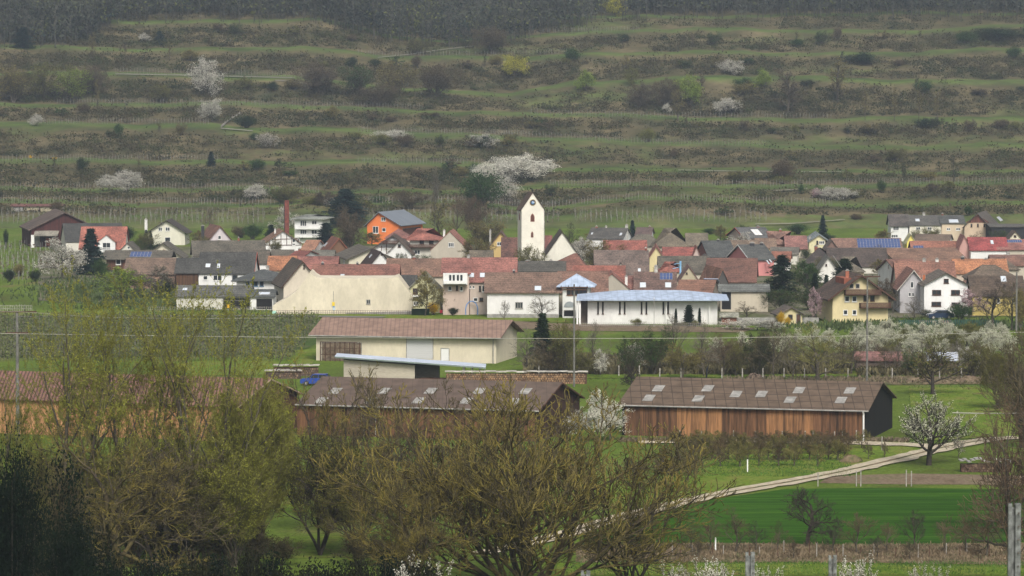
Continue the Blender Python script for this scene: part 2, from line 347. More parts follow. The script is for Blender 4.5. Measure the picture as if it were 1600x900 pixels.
mx = N('ShaderNodeMix'); mx.data_type = 'RGBA'; L(ad.outputs[0], mx.inputs[0]); L(br.outputs[0], mx.inputs['A']); L(gr.outputs[0], mx.inputs['B']); L(mx.outputs['Result'], b.inputs['Base Color'])
b.inputs['Roughness'].default_value = 1; b.inputs['Specular IOR Level'].default_value = 0
bp = N('ShaderNodeBump'); bp.inputs['Strength'].default_value = .8; bp.inputs['Distance'].default_value = .8; L(t3.outputs[0], bp.inputs['Height']); L(bp.outputs[0], b.inputs['Normal'])
me = mk('hillside', VV.reshape(-1, 3), FA, m)
atb = me.attributes.new('cover', 'FLOAT', 'POINT'); atb.data.foreach_set('value', AA.reshape(-1).astype(np.float32))
hill = bpy.data.objects.new('hillside', me); COL.objects.link(hill); hill['kind'] = 'structure'; hill['label'] = 'terraced vineyard hillside above the village'
# pale lanes on the slope
def hstrip(pts, w, m, label, name='hill_track'):
    mb = MB(); C = [gp(a, b, .35) for a, b in pts]; q = []
    for i in range(len(C)-1):
        for k in range(8): q.append(((pts[i][0]*(8-k)+pts[i+1][0]*k)/8, (pts[i][1]*(8-k)+pts[i+1][1]*k)/8))
    q.append(pts[-1])
    for a, b in q:
        p = gp(a, b, .45); mb.v.append(tuple(p)); p2 = gp(a, b - w, .45); mb.v.append(tuple(p2))
    for i in range(len(q)-1): mb.f.append((2*i, 2*i+2, 2*i+3, 2*i+1)); mb.m.append(0)
    o = solo(name, mb, m, label, None); o['kind'] = 'structure'
HT = mat('pale_track', (.2, .185, .16), .95, .1)
hstrip([(345,202),(352,196),(358,190),(368,185),(377,180)], 4, HT, 'pale lane climbing between two terraces')
hstrip([(345,203),(370,205),(395,207)], 1.2, HT, 'short pale lane at the foot of the climb')
hstrip([(180,118),(300,120),(460,124)], 1.2, HT, 'pale concrete lane along the upper left terrace')
hstrip([(430,128),(462,130),(480,134)], 1.2, HT, 'pale lane bend at the end of the upper terrace')
hstrip([(590,92),(640,87),(680,81),(740,74)], .9, HT, 'thin pale lane below the forest')
hstrip([(1060,268),(1150,270),(1320,271)], .9, HT, 'pale stone edge above the right green terrace')
hstrip([(1205,301),(1240,299),(1262,297)], 1, HT, 'pale lane on the right lower terrace')
hstrip([(1180,353),(1240,352),(1320,346)], 1, HT, 'sandy lane above the right rooftops')
# ---------------------------------------------------------------- vegetation: skeletons and leaves
def norm(v): return v / np.maximum(np.linalg.norm(v, axis=-1, keepdims=True), 1e-9)
def skeleton(seed, H=1.0, stems=1, levels=4, nchild=(5, 5, 5, 4), ratio=(.6, .6, .6, .6, .6), angle=(45, 50, 50, 50), wob=.16, up=.05, lean=.05, stemspread=.5, nseg=6, r0=.022, first=.35, taper=.5, ln0=.62, rk=.62):
    """vectorised branching; returns segment arrays P0,P1,R0,R1,level and the points of the finest twigs"""
    g = np.random.default_rng(seed)
    if isinstance(ratio, float): ratio = (ratio,) * 6
    pos = np.zeros((stems, 3)); pos[:, :2] = g.normal(0, .012 * H, (stems, 2))
    az = np.arange(stems) * 6.283 / stems * (1 if stems < 4 else 2) + g.uniform(-.3, .3, stems) + g.uniform(0, 6)
    tl = np.linspace(.25, 1, stems) * stemspread if stems > 1 else np.full(1, lean)
    d = norm(np.stack([np.cos(az) * tl, np.sin(az) * tl, np.ones(stems)], 1))
    ln = H * ln0 * g.uniform(.85, 1.05, stems); rr = np.full(stems, r0 * H) / (1 if stems == 1 else stems ** .35)
    out = []; tips = []
    for lv in range(levels):
        n = len(pos); ns = nseg if lv < 2 else max(3, nseg - 2)
        nodes = np.zeros((ns + 1, n, 3)); dirs = np.zeros((ns + 1, n, 3)); nodes[0] = pos; dirs[0] = d; wb = wob * (.45 if lv == 0 else 1)
        for s in range(ns):
            d = norm(d + g.normal(0, wb, (n, 3)) + np.array([0, 0, up]))
            nodes[s+1] = nodes[s] + d * (ln / ns)[:, None]; dirs[s+1] = d
            ra = rr * (1 - (1 - taper) * s / ns); rb = rr * (1 - (1 - taper) * (s + 1) / ns)
            out.append((nodes[s].copy(), nodes[s+1].copy(), ra, rb, np.full(n, lv)))
        if lv == levels - 1: tips.append(nodes[1:].reshape(-1, 3)); break
        if lv == levels - 2: tips.append(nodes[2:].reshape(-1, 3))
        k = nchild[lv]; f0 = first if lv == 0 else .25
        t = f0 + (1 - f0) * (np.arange(k)[None] + g.uniform(.1, .9, (n, k))) / k; t[:, -1] = 1.0
        i = np.minimum((t * ns).astype(int), ns - 1); fr = t * ns - i; ar = np.arange(n)[:, None]
        p = nodes[i, ar] * (1 - fr[..., None]) + nodes[i+1, ar] * fr[..., None]; pd = dirs[i+1, ar]
        # children spiral round their branch
        rf = norm(g.normal(0, 1, (n, 1, 3))); a_ = norm(np.cross(pd, rf)); b_ = np.cross(pd, a_); ph = (np.arange(k)[None] * 2.4 + g.uniform(-.5, .5, (n, k)))[..., None]
        perp = a_ * np.cos(ph) + b_ * np.sin(ph); an = np.radians(angle[lv]) * g.uniform(.65, 1.2, (n, k)); an[:, -1] *= .3
        nd = pd * np.cos(an)[..., None] + perp * np.sin(an)[..., None]
        nl = ln[:, None] * ratio[lv] * g.uniform(.7, 1.15, (n, k)) * (1.15 - .4 * t)
        nr = rr[:, None] * np.maximum(.3, (1 - (1 - taper) * t) * rk)
        pos = p.reshape(-1, 3); d = norm(nd.reshape(-1, 3)); ln = nl.ravel(); rr = nr.ravel()
    P0, P1, R0, R1, LV = [np.concatenate([o[i] for o in out]) for i in range(5)]
    T = np.concatenate(tips); c = np.median(T[:, :2], 0) * 1.0
    if stems == 1:  # the crown stands over its foot
        for A in (P0, P1, T): A[:, :2] -= c * np.clip(A[:, 2:3] / max(T[:, 2].mean(), .01), 0, 1.2)
    for A in (P0, P1, T): A[:, 2] = np.where(A[:, 2] < .02, np.abs(A[:, 2]) * .5 + .0, A[:, 2])
    return P0, P1, R0, R1, LV, T
def tubes(P0, P1, R0, R1, sides=3):
    d = norm(P1 - P0); ref = np.where(np.abs(d[:, 2:3]) > .9, np.array([[1., 0, 0]]), np.array([[0, 0, 1.]])); a = norm(np.cross(d, ref)); b = np.cross(d, a)
    n = len(P0); V = np.zeros((n, 2, sides, 3))
    for k in range(sides):
        t = 2 * math.pi * k / sides; o = a * math.cos(t) + b * math.sin(t)
        V[:, 0, k] = P0 + o * R0[:, None]; V[:, 1, k] = P1 + o * R1[:, None]
    base = (np.arange(n) * 2 * sides)[:, None]; k = np.arange(sides); j = (k + 1) % sides
    Fc = np.stack([base + k, base + j, base + sides + j, base + sides + k], -1).reshape(-1, 4)
    return V.reshape(-1, 3), Fc
def quads(C, size, g, flat=0.0, aspect=1.0):
    n = len(C); a = norm(g.normal(0, 1, (n, 3))); b = norm(np.cross(a, g.normal(0, 1, (n, 3))))
    s = size * g.uniform(.6, 1.3, (n, 1)); V = np.stack([C - a*s*aspect - b*s*.25, C + b*s*.6 - a*s*.1, C + a*s*aspect + b*s*.1, C - b*s*.6], 1)
    return V.reshape(-1, 3), np.arange(n * 4).reshape(n, 4)
BARK = mat('grey_brown_bark', (.10, .085, .065), .95, .3, 2.5, bump=0)
BARKD = mat('dark_bark', (.055, .045, .035), .95, .3, 2.5)
LICHEN2 = mat('mossy_trunk_bark', (.12, .095, .035), .95, 0, .8, rgb2=(.045, .035, .025), fine=.35, mixpos=(.4, .62))
LICHEN = mat('lichened_bark', (.225, .18, .038), .95, 0, .7, rgb2=(.06, .05, .028), fine=.35, mixpos=(.4, .62))
TWIG = mat('brown_twigs', (.115, .092, .05), .95, .3, .5); TWIGG = mat('grey_twigs', (.19, .17, .13), .95, .3, .5); TWIGW = mat('olive_twigs', (.2, .19, .055), .95, .3, .6); TWIGR = mat('reddish_twigs', (.14, .095, .06), .95, .3, .5)
TPL = {}
def template(key, seed, leaf_n=0, leaf_s=.02, tw_min=.0025, split=2, leaf_spread=.02, sides=(5, 3), aspect=1.0, crownfill=None, **kw):
    """unit-height tree: (trunk mesh data, crown mesh data); crown slots: 0 twigs, 1 leaves"""
    P0, P1, R0, R1, LV, T = skeleton(seed, **kw)
    top = max(P1[:, 2].max(), .01); s = 1.0 / (.5 * top + .5 * np.percentile(P1[:, 2], 98)); P0, P1, T = P0*s, P1*s, T*s; R0, R1 = R0*s, R1*s
    wdt = np.percentile(np.hypot(P1[:, 0], P1[:, 1]), 93) * 2
    big = LV < split
    v, f = tubes(P0[big], P1[big], np.maximum(R0[big], tw_min), np.maximum(R1[big], tw_min), sides[0])
    v2, f2 = tubes(P0[~big], P1[~big], np.maximum(R0[~big], tw_min), np.maximum(R1[~big], tw_min * .8), sides[1])
    mi = np.zeros(len(f2), int)
    if leaf_n:
        g = np.random.default_rng(seed + 99); c = T[g.integers(0, len(T), leaf_n)] + g.normal(0, leaf_spread, (leaf_n, 3))
        lo = T[:, 2].min(); c[:, 2] = np.where(c[:, 2] < 0.01, .01, c[:, 2])
        v3, f3 = quads(c, leaf_s, g, aspect=aspect); f3 = f3 + len(v2); v2 = np.concatenate([v2, v3]); f2 = np.concatenate([f2, f3]); mi = np.concatenate([mi, np.ones(len(f3), int)])
    TPL[key] = (mk('trunk', v, f, [BARK]), mk('crown', v2, f2, [TWIG, TWIG] if leaf_n else [TWIG], mi), wdt)
def conifer_template(key, seed, layers=26, width=.32, taper=1.0, n=3600):
    g = np.random.default_rng(seed); P0, P1 = [], []; C = []
    for k in range(layers):
        z = .06 + .925 * k / layers; r = width * .5 * (1 - z) ** taper * g.uniform(.75, 1.15)
        for j in range(9):
            a = g.uniform(0, 6.28); rr = r * g.uniform(.7, 1.15); e = np.array([math.cos(a)*rr, math.sin(a)*rr, z - rr * .25]); s = np.array([0, 0, z])
            P0.append(s); P1.append(e)
            for t in g.uniform(.12, 1.05, 38): C.append(s + (e - s) * t + g.normal(0, .011, 3))
    P0, P1 = np.array(P0), np.array(P1); C = np.array(C)
    v, f = tubes(np.array([[0, 0, 0.], [0, 0, .5]]), np.array([[0, 0, .5], [0, 0, 1.]]), np.array([.018, .01]), np.array([.01, .002]), 6)
    v2, f2 = tubes(P0, P1, np.full(len(P0), .003), np.full(len(P0), .0015), 3); v3, f3 = quads(C, .011, g, aspect=1.5)
    mi = np.concatenate([np.zeros(len(f2), int), np.ones(len(f3), int)])
    TPL[key] = (mk('trunk', v, f, [BARK]), mk('crown', np.concatenate([v2, v3]), np.concatenate([f2, f3 + len(v2)]), [TWIG, TWIG], mi), width * .6)
def bush_template(key, seed, n=5200, rx=.5, leaf=.021, shape=1.0):
    g = np.random.default_rng(seed); P0, P1 = [], []; C = []
    for i in range(26):
        a = g.uniform(0, 6.28); t = g.uniform(.1, 1.1); e = np.array([math.cos(a)*math.sin(t)*rx*1.1, math.sin(a)*math.sin(t)*rx*1.1, max(.25, math.cos(t*.8)) * g.uniform(.75, 1.0)]); s = np.array([g.normal(0, .05), g.normal(0, .05), 0]); m_ = (s + e)/2 + g.normal(0, .05, 3)
        P0 += [s, m_]; P1 += [m_, e]
        for k in range(n // 26):
            C.append(s + (e - s) * g.uniform(.25, 1.04) ** .7 + g.normal(0, .085, 3) * np.array([1, 1, .8]))
    C = np.array(C); C[:, 2] = np.maximum(C[:, 2], .02); P0, P1 = np.array(P0), np.array(P1)
    v, f = tubes(P0[::2], P1[::2], np.full(len(P0)//2, .012), np.full(len(P0)//2, .008), 4); v2, f2 = tubes(P0[1::2], P1[1::2], np.full(len(P0)//2, .007), np.full(len(P0)//2, .003), 3)
    v3, f3 = quads(C, leaf, g); mi = np.concatenate([np.zeros(len(f2), int), np.ones(len(f3), int)])
    TPL[key] = (mk('stem', v, f, [BARK]), mk('crown', np.concatenate([v2, v3]), np.concatenate([f2, f3 + len(v2)]), [TWIG, TWIG], mi), rx * 2)
for i in range(3):
    template('leafy%d' % i, 10 + i, leaf_n=4200, leaf_s=.015, leaf_spread=.02, levels=4, nchild=(12, 7, 5), first=.2, ratio=(.55, .6, .7), angle=(62, 48, 45), r0=.02, up=.05, tw_min=.0022, ln0=.7)
    template('bare%d' % i, 20 + i, leaf_n=0, levels=5, nchild=(9, 6, 5, 4), first=.2, ratio=(.55, .6, .62, .65), angle=(52, 45, 42, 40), r0=.02, up=.06, tw_min=.0018, ln0=.72)
    template('slim%d' % i, 30 + i, leaf_n=1200, leaf_s=.011, leaf_spread=.012, levels=4, nchild=(18, 5, 4), first=.15, ratio=(.22, .6, .6), angle=(35, 35, 35), r0=.014, up=.07, tw_min=.0018, ln0=.85)
    template('orchard%d' % i, 40 + i, leaf_n=900, leaf_s=.018, leaf_spread=.02, levels=4, nchild=(9, 7, 5), first=.25, ratio=(.6, .6, .6), angle=(62, 50, 45), r0=.028, up=.07, tw_min=.006, wob=.2)
    template('full%d' % i, 80 + i, leaf_n=5200, leaf_s=.015, leaf_spread=.035, levels=4, nchild=(12, 7, 4), first=.12, ratio=(.55, .6, .7), angle=(60, 48, 45), r0=.015, up=.06, tw_min=.0012, ln0=.7)
    bush_template('bush%d' % i, 50 + i)
    template('multi%d' % i, 60 + i, leaf_n=4200, leaf_s=.014, leaf_spread=.02, stems=6, stemspread=.6, levels=4, nchild=(9, 6, 5), first=.12, ratio=(.45, .6, .65), angle=(36, 38, 40), r0=.02, up=.06, tw_min=.0018, ln0=.75)
conifer_template('spruce0', 70, width=.34); conifer_template('spruce1', 71, width=.5, taper=.8); conifer_template('cypress0', 72, layers=30, width=.26, taper=.45)
OC = {'blossom': ((.72, .70, .62), .15), 'blossom_dull': ((.56, .54, .48), .18), 'cream': ((.60, .60, .47), .15), 'pink': ((.5, .36, .38), .2), 'spring': ((.22, .29, .05), .3), 'olive': ((.16, .16, .045), .3), 'yellow': ((.42, .40, .06), .25),
      'ochre': ((.2, .17, .06), .3), 'forsythia': ((.62, .40, .01), .2), 'dark': ((.025, .042, .02), .4), 'bluegreen': ((.03, .055, .045), .4), 'green': ((.05, .095, .025), .35), 'brown': ((.13, .10, .06), .3), 'fruit': ((.15, .12, .045), .3), 'thicket': ((.06, .052, .02), .4), 'mauve': ((.13, .10, .07), .3), 'ivy': ((.03, .05, .018), .4), 'grey': ((.16, .15, .12), .25)}
def LM(c): return leafmat('leaves_' + c, OC[c][0], OC[c][1])
def plant(tpl, p, H, Wd, leaf, label, cat='tree', name='tree', group=None, twig=None, bark=None, rz=None, seed=0):
    tm, cm, w = TPL[tpl]; r = random.Random(seed + int(p[0]*7) + int(p[1]*3))
    o = thing(name, label, cat, p, r.uniform(0, 6.28) if rz is None else rz, group)
    sx = Wd / max(w, .05)
    for nm, me in (('stem' if tm.name.startswith('stem') else 'trunk', tm), ('crown', cm)):
        c = bpy.data.objects.new(nm, me); COL.objects.link(c); c.parent = o; c.scale = (sx, sx, H)
        mats = [bark or (BARKD if leaf in ('evergreen','undergrowth','thicket','dark') else BARK)] if me is tm else [twig or TWIG, LM(leaf) if leaf else (twig or TWIG)]
        for i, sl_ in enumerate(c.material_slots): sl_.link = 'OBJECT'; sl_.material = mats[i]
    return o
def tree(tpl, px, pyb, pyt, wpx, leaf, label, cat='tree', name='tree', D=None, sink=.05, **kw):
    """foot at px,pyb in the photograph, top at pyt"""
    if D is None: p = gp(px, pyb)
    else: q = P(px, 500, D); p = Vector((q.x, D, ground(q.x, D)))
    H = Z(pyt, p.y) - p.z; s = p.y / F; p.z -= sink
    return plant(tpl, p, H, wpx * s, leaf, label, cat, name, **kw)
# ---------------------------------------------------------------- buildings
def sheetroof(name, rgb, px_=1.0, py_=.0, dark=.6, horiz=True, gap=.55, line=.09):
    """fibre-cement or corrugated sheets: seams down the slope and overlaps across it"""
    m, n, b = newmat(name); L = n.links.new; N = n.nodes.new
    tc = N('ShaderNodeTexCoord'); sp = N('ShaderNodeSeparateXYZ'); L(tc.outputs['Object'], sp.inputs[0])
    def stripes(out, period, w):
        d = N('ShaderNodeMath'); d.operation = 'DIVIDE'; d.inputs[1].default_value = period; L(out, d.inputs[0])
        f = N('ShaderNodeMath'); f.operation = 'FRACT'; L(d.outputs[0], f.inputs[0]); l = N('ShaderNodeMath'); l.operation = 'LESS_THAN'; l.inputs[1].default_value = w; L(f.outputs[0], l.inputs[0]); return l.outputs[0]
    a = stripes(sp.outputs['X'], gap, line)
    t = N('ShaderNodeTexNoise'); t.inputs['Scale'].default_value = .9; t.inputs['Detail'].default_value = 7; L(tc.outputs['Object'], t.inputs[0])
    r = N('ShaderNodeValToRGB'); L(t.outputs[0], r.inputs[0]); r.color_ramp.elements[0].position = .35; r.color_ramp.elements[0].color = c4([x*.8 for x in rgb]); r.color_ramp.elements[1].position = .65; r.color_ramp.elements[1].color = c4([x*1.15 for x in rgb])
    out = r.outputs[0]
    if horiz:
        h_ = stripes(sp.outputs['Z'], .52, .10); mx0 = N('ShaderNodeMath'); mx0.operation = 'MAXIMUM'; L(a, mx0.inputs[0]); L(h_, mx0.inputs[1]); a = mx0.outputs[0]
    mx = N('ShaderNodeMix'); mx.data_type = 'RGBA'; mx.blend_type = 'MULTIPLY'; L(a, mx.inputs[0]); L(out, mx.inputs['A']); mx.inputs['B'].default_value = (dark, dark, dark, 1)
    L(mx.outputs['Result'], b.inputs['Base Color']); b.inputs['Roughness'].default_value = .85; return m
class House: pass
BLUESEAM = sheetroof('blue_seamed_metal', (.36,.43,.55), gap=1.0, line=.14, dark=.88, horiz=False)
def house(label, px0, pxc, px1, ye, yr, yb, g='r', dep=9.0, wall=(.6,.57,.5), roof=(.2,.09,.06), ov=.35, hip=0.0, rk='tile', name='village_house', cat='house', group=None, wallm=None, roofm=None, rf=.5, th=.16, D=None, hipnear=None, verge=None, z0=None, wins=(), sky=(), chim=(), doors=(), gut=False):
    """px0|pxc|px1: left end, nearest corner, right end; ye eave, yr ridge, yb foot (pixels of the photograph)"""
    D = D or DG(yb); s = D / F; wl, wr = (pxc - px0) * s, (px1 - pxc) * s
    if wl >= wr:
        t = math.asin(min(wr / dep, .95)); a, b = wl / math.cos(t), dep; dl, dr = Vector((-math.cos(t), math.sin(t), 0)), Vector((math.sin(t), math.cos(t), 0))
    else:
        t = math.asin(min(wl / dep, .95)); a, b = dep, wr / math.cos(t); dr, dl = Vector((math.cos(t), math.sin(t), 0)), Vector((-math.sin(t), math.cos(t), 0))
    q = P(pxc, ye, D); C = Vector((q.x, D, 0)); ze = q.z
    if g == 'l': U, Lh, V, Wd = dr, b, dl, a
    else: U, Lh, V, Wd = dl, a, dr, b
    R = C + V * (Wd * rf); zr = Z(yr, R.y); zr = max(zr, ze + .4)
    if z0 is None: z0 = ground(C.x, D) - .1
    if ze < z0 + 1: z0 = ze - 3
    h = House(); h.__dict__.update(C=C, U=U, V=V, L=Lh, W=Wd, ze=ze, zr=zr, dl=dl, dr=dr, a=a, b=b, D=D, z0=z0, rf=rf)
    o = thing(name, label, cat, (C.x, C.y, z0), 0, group); h.o = o
    def pt(u, v, z): p = C + U * u + V * v; return Vector((p.x, p.y, z))
    h.pt = pt
    hn = hip if hipnear is None else hipnear
    wm = wallm or wallmat(wall); mb = MB()
    if hip or hn: mb.prism([pt(0,0,z0), pt(0,Wd,z0), pt(0,Wd,ze), pt(0,0,ze)], U * Lh)
    else: mb.prism([pt(0,0,z0), pt(0,Wd,z0), pt(0,Wd,ze-.04), pt(0,Wd*rf,zr-.04), pt(0,0,ze-.04)], U * Lh)
    h.wall = part('wall', mb, [wm], o)
    rm = roofm or roofmat(roof, rk); mb = MB()
    k = (zr - ze) / (Wd * rf); k2 = (zr - ze) / (Wd * (1 - rf)); e1, e2 = ze - ov * k, ze - ov * k2
    if hip or hn:
        A = [pt(-ov,-ov,e1), pt(Lh+ov,-ov,e1), pt(Lh+ov,Wd+ov,e2), pt(-ov,Wd+ov,e2)]; B = [Vector((p.x,p.y,p.z+th)) for p in A]
        r0 = pt(hn*Wd/2 if hn else -ov, Wd*rf, zr+th); r1 = pt(Lh-hip*Wd/2 if hip else Lh+ov, Wd*rf, zr+th)
        mb.solid(A + B + [r0, r1], [(3,2,1,0),(0,1,5,4),(1,2,6,5),(2,3,7,6),(3,0,4,7),(4,5,9,8),(5,6,9),(6,7,8,9),(7,4,8)])
    else:
        mb.prism([pt(-ov,-ov,e1), pt(-ov,Wd*rf,zr), pt(-ov,Wd+ov,e2), pt(-ov,Wd+ov,e2+th), pt(-ov,Wd*rf,zr+th), pt(-ov,-ov,e1+th)], U * (Lh + 2*ov))
    h.roof = part('roof', mb, [rm], o)
    if verge:
        for u0 in (-ov - .06,):
            mb = MB(); mb.prism([pt(u0,-ov,e1-.05), pt(u0,Wd*rf,zr-.05), pt(u0,Wd+ov,e2-.05), pt(u0,Wd+ov,e2+th-.02), pt(u0,Wd*rf,zr+th-.02), pt(u0,-ov,e1+th-.02)], U * .055); part('verge_board', mb, [verge], h.roof)
    if gut:
        mb = MB(); mb.tube(pt(-ov,-ov-.08,e1+.05), pt(Lh+ov,-ov-.08,e1+.05), .09, n=6); part('gutter', mb, [WHITE if gut == 'w' else CONC], h.roof)
    for w in wins: window(h, *w)
    for d in doors: door(h, *d)
    for w in sky: onroof(h, *w)
    for c in chim: chimney(h, *c)
    h.wallm = wm; h.roofm = rm
    return h
def facepos(h, face, px, py):
    """point of a wall face seen at px,py, the unit along it, outward normal"""
    d = h.dl if face == 'l' else h.dr; x = P(px, py, h.D).x
    # iterate: x depends on depth
    t = 0
    for _ in range(4):
        y = h.C.y + d.y * t; x = P(px, py, y).x; t = (x - h.C.x) / d.x if abs(d.x) > .05 else 0
    p = h.C + d * t; n = Vector((d.y, -d.x, 0)); 
    if n.y > 0: n = -n
    return Vector((p.x, p.y, Z(py, p.y))), d if d.x > 0 else -d, n
def window(h, face, px, py, wp, hp, frame=None, nx=1, glass=None, name='window', sill=True):
    p, d, n = facepos(h, face, px, py); s = p.y / F; w = wp * s / max(abs(d.x), .3); H = hp * s; fr = frame or WHITE
    mb = MB(); c = p - Vector((0, 0, H/2)); f = min(.09, w * .14)
    mb.box(c - d*w/2 - n*.02, d*w, n*.05, (0,0,H), 1)
    for (o, ww, hh) in ((-d*w/2, w, f), (-d*w/2 + Vector((0,0,H-f)), w, f)): mb.box(c + o + n*.0305, d*ww, n*.05, (0,0,hh), 0)
    for k in range(nx + 1):
        off = -w/2 + k*(w-f)/nx; mb.box(c + d*off + Vector((0,0,f)) + n*.0305, d*f, n*.046, (0,0,H-2*f), 0)
    if sill: mb.box(c - d*(w/2+.06) - Vector((0,0,.08)) + n*.001, d*(w+.12), n*.12, (0,0,.075), 0)
    return part(name, mb, [fr, glass or GLASS], h.o)
def door(h, face, px, py, wp, hp, m=None, name='door', proud=.04):
    p, d, n = facepos(h, face, px, py); s = p.y / F; w = wp * s / max(abs(d.x), .3); H = hp * s
    mb = MB(); c = p - Vector((0, 0, H/2)); mb.box(c - d*w/2 - n*.02, d*w, n*(proud+.02), (0,0,H), 0)
    mb.box(c - d*(w/2+.07) + n*.001, d*.07, n*.09, (0,0,H), 1); mb.box(c + d*w/2 + n*.001, d*.07, n*.09, (0,0,H), 1); mb.box(c - d*(w/2+.07) + Vector((0,0,H+.002)) + n*.001, d*(w+.14), n*.09, (0,0,.07), 1)
    return part(name, mb, [m or TRIM, CONC], h.o)
def slope(h):
    """plane of the roof slope facing the camera: point, normal, up-slope unit"""
    th = .16; p0 = h.pt(0, 0, h.ze + th); up = (h.pt(0, h.W*h.rf, h.zr) - h.pt(0, 0, h.ze)).normalized(); n = h.U.cross(up)
    if n.z < 0: n = -n
    return p0, n.normalized(), up
def hit(px, py, p0, n):
    o = Vector((0, 0, HC)); d = P(px, py, 100) - o; return o + d * ((p0 - o).dot(n) / d.dot(n))
def onroof(h, px, py, wp, hp, m=None, name='skylight', frame=True, rows=1, cols=1, lift=.05):
    p0, n, up = slope(h); c = hit(px, py, p0, n); s = c.y / F; w = wp * s / max(abs(h.U.x), .35)
    H = (hit(px, py - hp/2, p0, n) - hit(px, py + hp/2, p0, n)).dot(up); H = min(max(abs(H), .4), 7); U = h.U if h.U.x > 0 else -h.U
    mb = MB(); mb.box(c - U*w/2 - up*H/2, U*w, up*H, n*lift, 0)
    if rows * cols > 1:
        g_ = .035
        for i in range(cols):
            for j in range(rows): mb.box(c - U*w/2 + U*(w*i/cols+g_) - up*H/2 + up*(H*j/rows+g_) + n*(lift+.001), U*(w/cols-2*g_), up*(H/rows-2*g_), n*.012, 1)
        return part(name, mb, [CONC, m or SOLAR], h.roof)
    if frame: mb.box(c - U*(w/2-.07) - up*(H/2-.07) + n*(lift+.001), U*(w-.14), up*(H-.14), n*.01, 1)
    return part(name, mb, [CONC, m or SKYGLASS], h.roof)
SOLAR, _n, _b = newmat('solar_panel_glass'); _b.inputs['Base Color'].default_value = (.05, .08, .2, 1); _b.inputs['Roughness'].default_value = .22; _b.inputs['Specular IOR Level'].default_value = .6
def chimney(h, px, ytop, wp=4, v=None, m=None, u=None):
    if u is None:
        # on the ridge where the photo shows it
        R = h.C + h.V * h.W * h.rf; d = h.U; u_ = 0
        if abs(d.x) > .3:
            for _ in range(4): y = R.y + d.y * u_; u_ = (P(px, 400, y).x - R.x) / d.x
        else: u_ = h.L * .4
        u_ = min(max(u_, .5), h.L - .5); p = R + d * u_
    else: p = h.C + h.V * h.W * h.rf + h.U * h.L * u
    x = P(px, 400, p.y).x; s = p.y / F; w = wp * s; zt = Z(ytop, p.y); base = max(h.z0, h.ze - .5)
    mb = MB(); mb.cbox((x, p.y, base), w, w, zt - base, 0); mb.cbox((x, p.y, zt), w*1.3, w*1.3, .09, 1); mb.cbox((x, p.y, zt + .095), w*.6, w*.6, .18, 1)
    return part('chimney', mb, [m or CH_BRICK, CONC], h.roof)
CH_BRICK = mat('chimney_brick', (.24, .09, .06), .9, .25, 3); CH_GREY = mat('chimney_render', (.42, .41, .38), .9, .2, 3); CH_W = mat('chimney_white', (.66, .65, .62), .9, .1, 3); CH_D = mat('chimney_slate', (.05, .05, .055), .9, .2, 3)
def balcony(h, face, px, py, wp, hp, m=None, out=1.1, slab=True):
    p, d, n = facepos(h, face, px, py); s = p.y / F; w = wp * s / max(abs(d.x), .3); H = hp * s; c = p - Vector((0, 0, H/2)); mb = MB()
    mb.box(c - d*w/2 + n*.01, d*w, n*out, (0,0,.14), 0); k = max(3, int(w / .16))
    mb.box(c - d*w/2 + n*(out-.05) + Vector((0,0,H-.08)), d*w, n*.07, (0,0,.08), 0)
    for i in range(k): mb.box(c - d*w/2 + d*(w*i/k) + n*(out-.03) + Vector((0,0,.145)), d*(w/k*.82), n*.03, (0,0,H-.23), 0)
    for e_ in (-1, 1): mb.box(c + d*(e_*(w/2-.03)-.02) + n*.02 + Vector((0,0,.145)), d*.04, n*(out-.08), (0,0,H-.23), 0)
    return part('balcony', mb, [m or TRIM], h.o)
def timber(h, face, lines, m=None, w=.16):
    """half-timbering: list of (px,py,px,py) beams on a face"""
    mb = MB()
    for (x0, y0, x1, y1) in lines:
        p, d, n = facepos(h, face, x0, y0); q, _, _ = facepos(h, face, x1, y1); t = (q - p).normalized(); s_ = n.cross(t) * w/2
        mb.box(p - s_ + n*.005, q - p, s_*2, n*.04, 0)
    return part('timber_frame', mb, [m or TRIM], h.o)
def dormer(h, px0, px1, ytop, yeave, ybot, wall=None, roofm=None, win=True, out=None):
    """gabled dormer standing on the slope that faces the camera"""
    p0, n, up = slope(h); b = hit((px0+px1)/2, ybot, p0, n); y = b.y; xl, xr = P(px0, ybot, y).x, P(px1, ybot, y).x
    zt, ze, zb = Z(ytop, y), Z(yeave, y), b.z - .2; deep = 3.2; mb = MB()
    mb.prism([(xl,y,zb),(xr,y,zb),(xr,y,ze),((xl+xr)/2,y,zt-.05),(xl,y,ze)], (0, deep, 0)); d_ = part('dormer', mb, [wall or h.wallm], h.roof)
    return d_, (xl, xr, y, zt, ze, zb, deep)
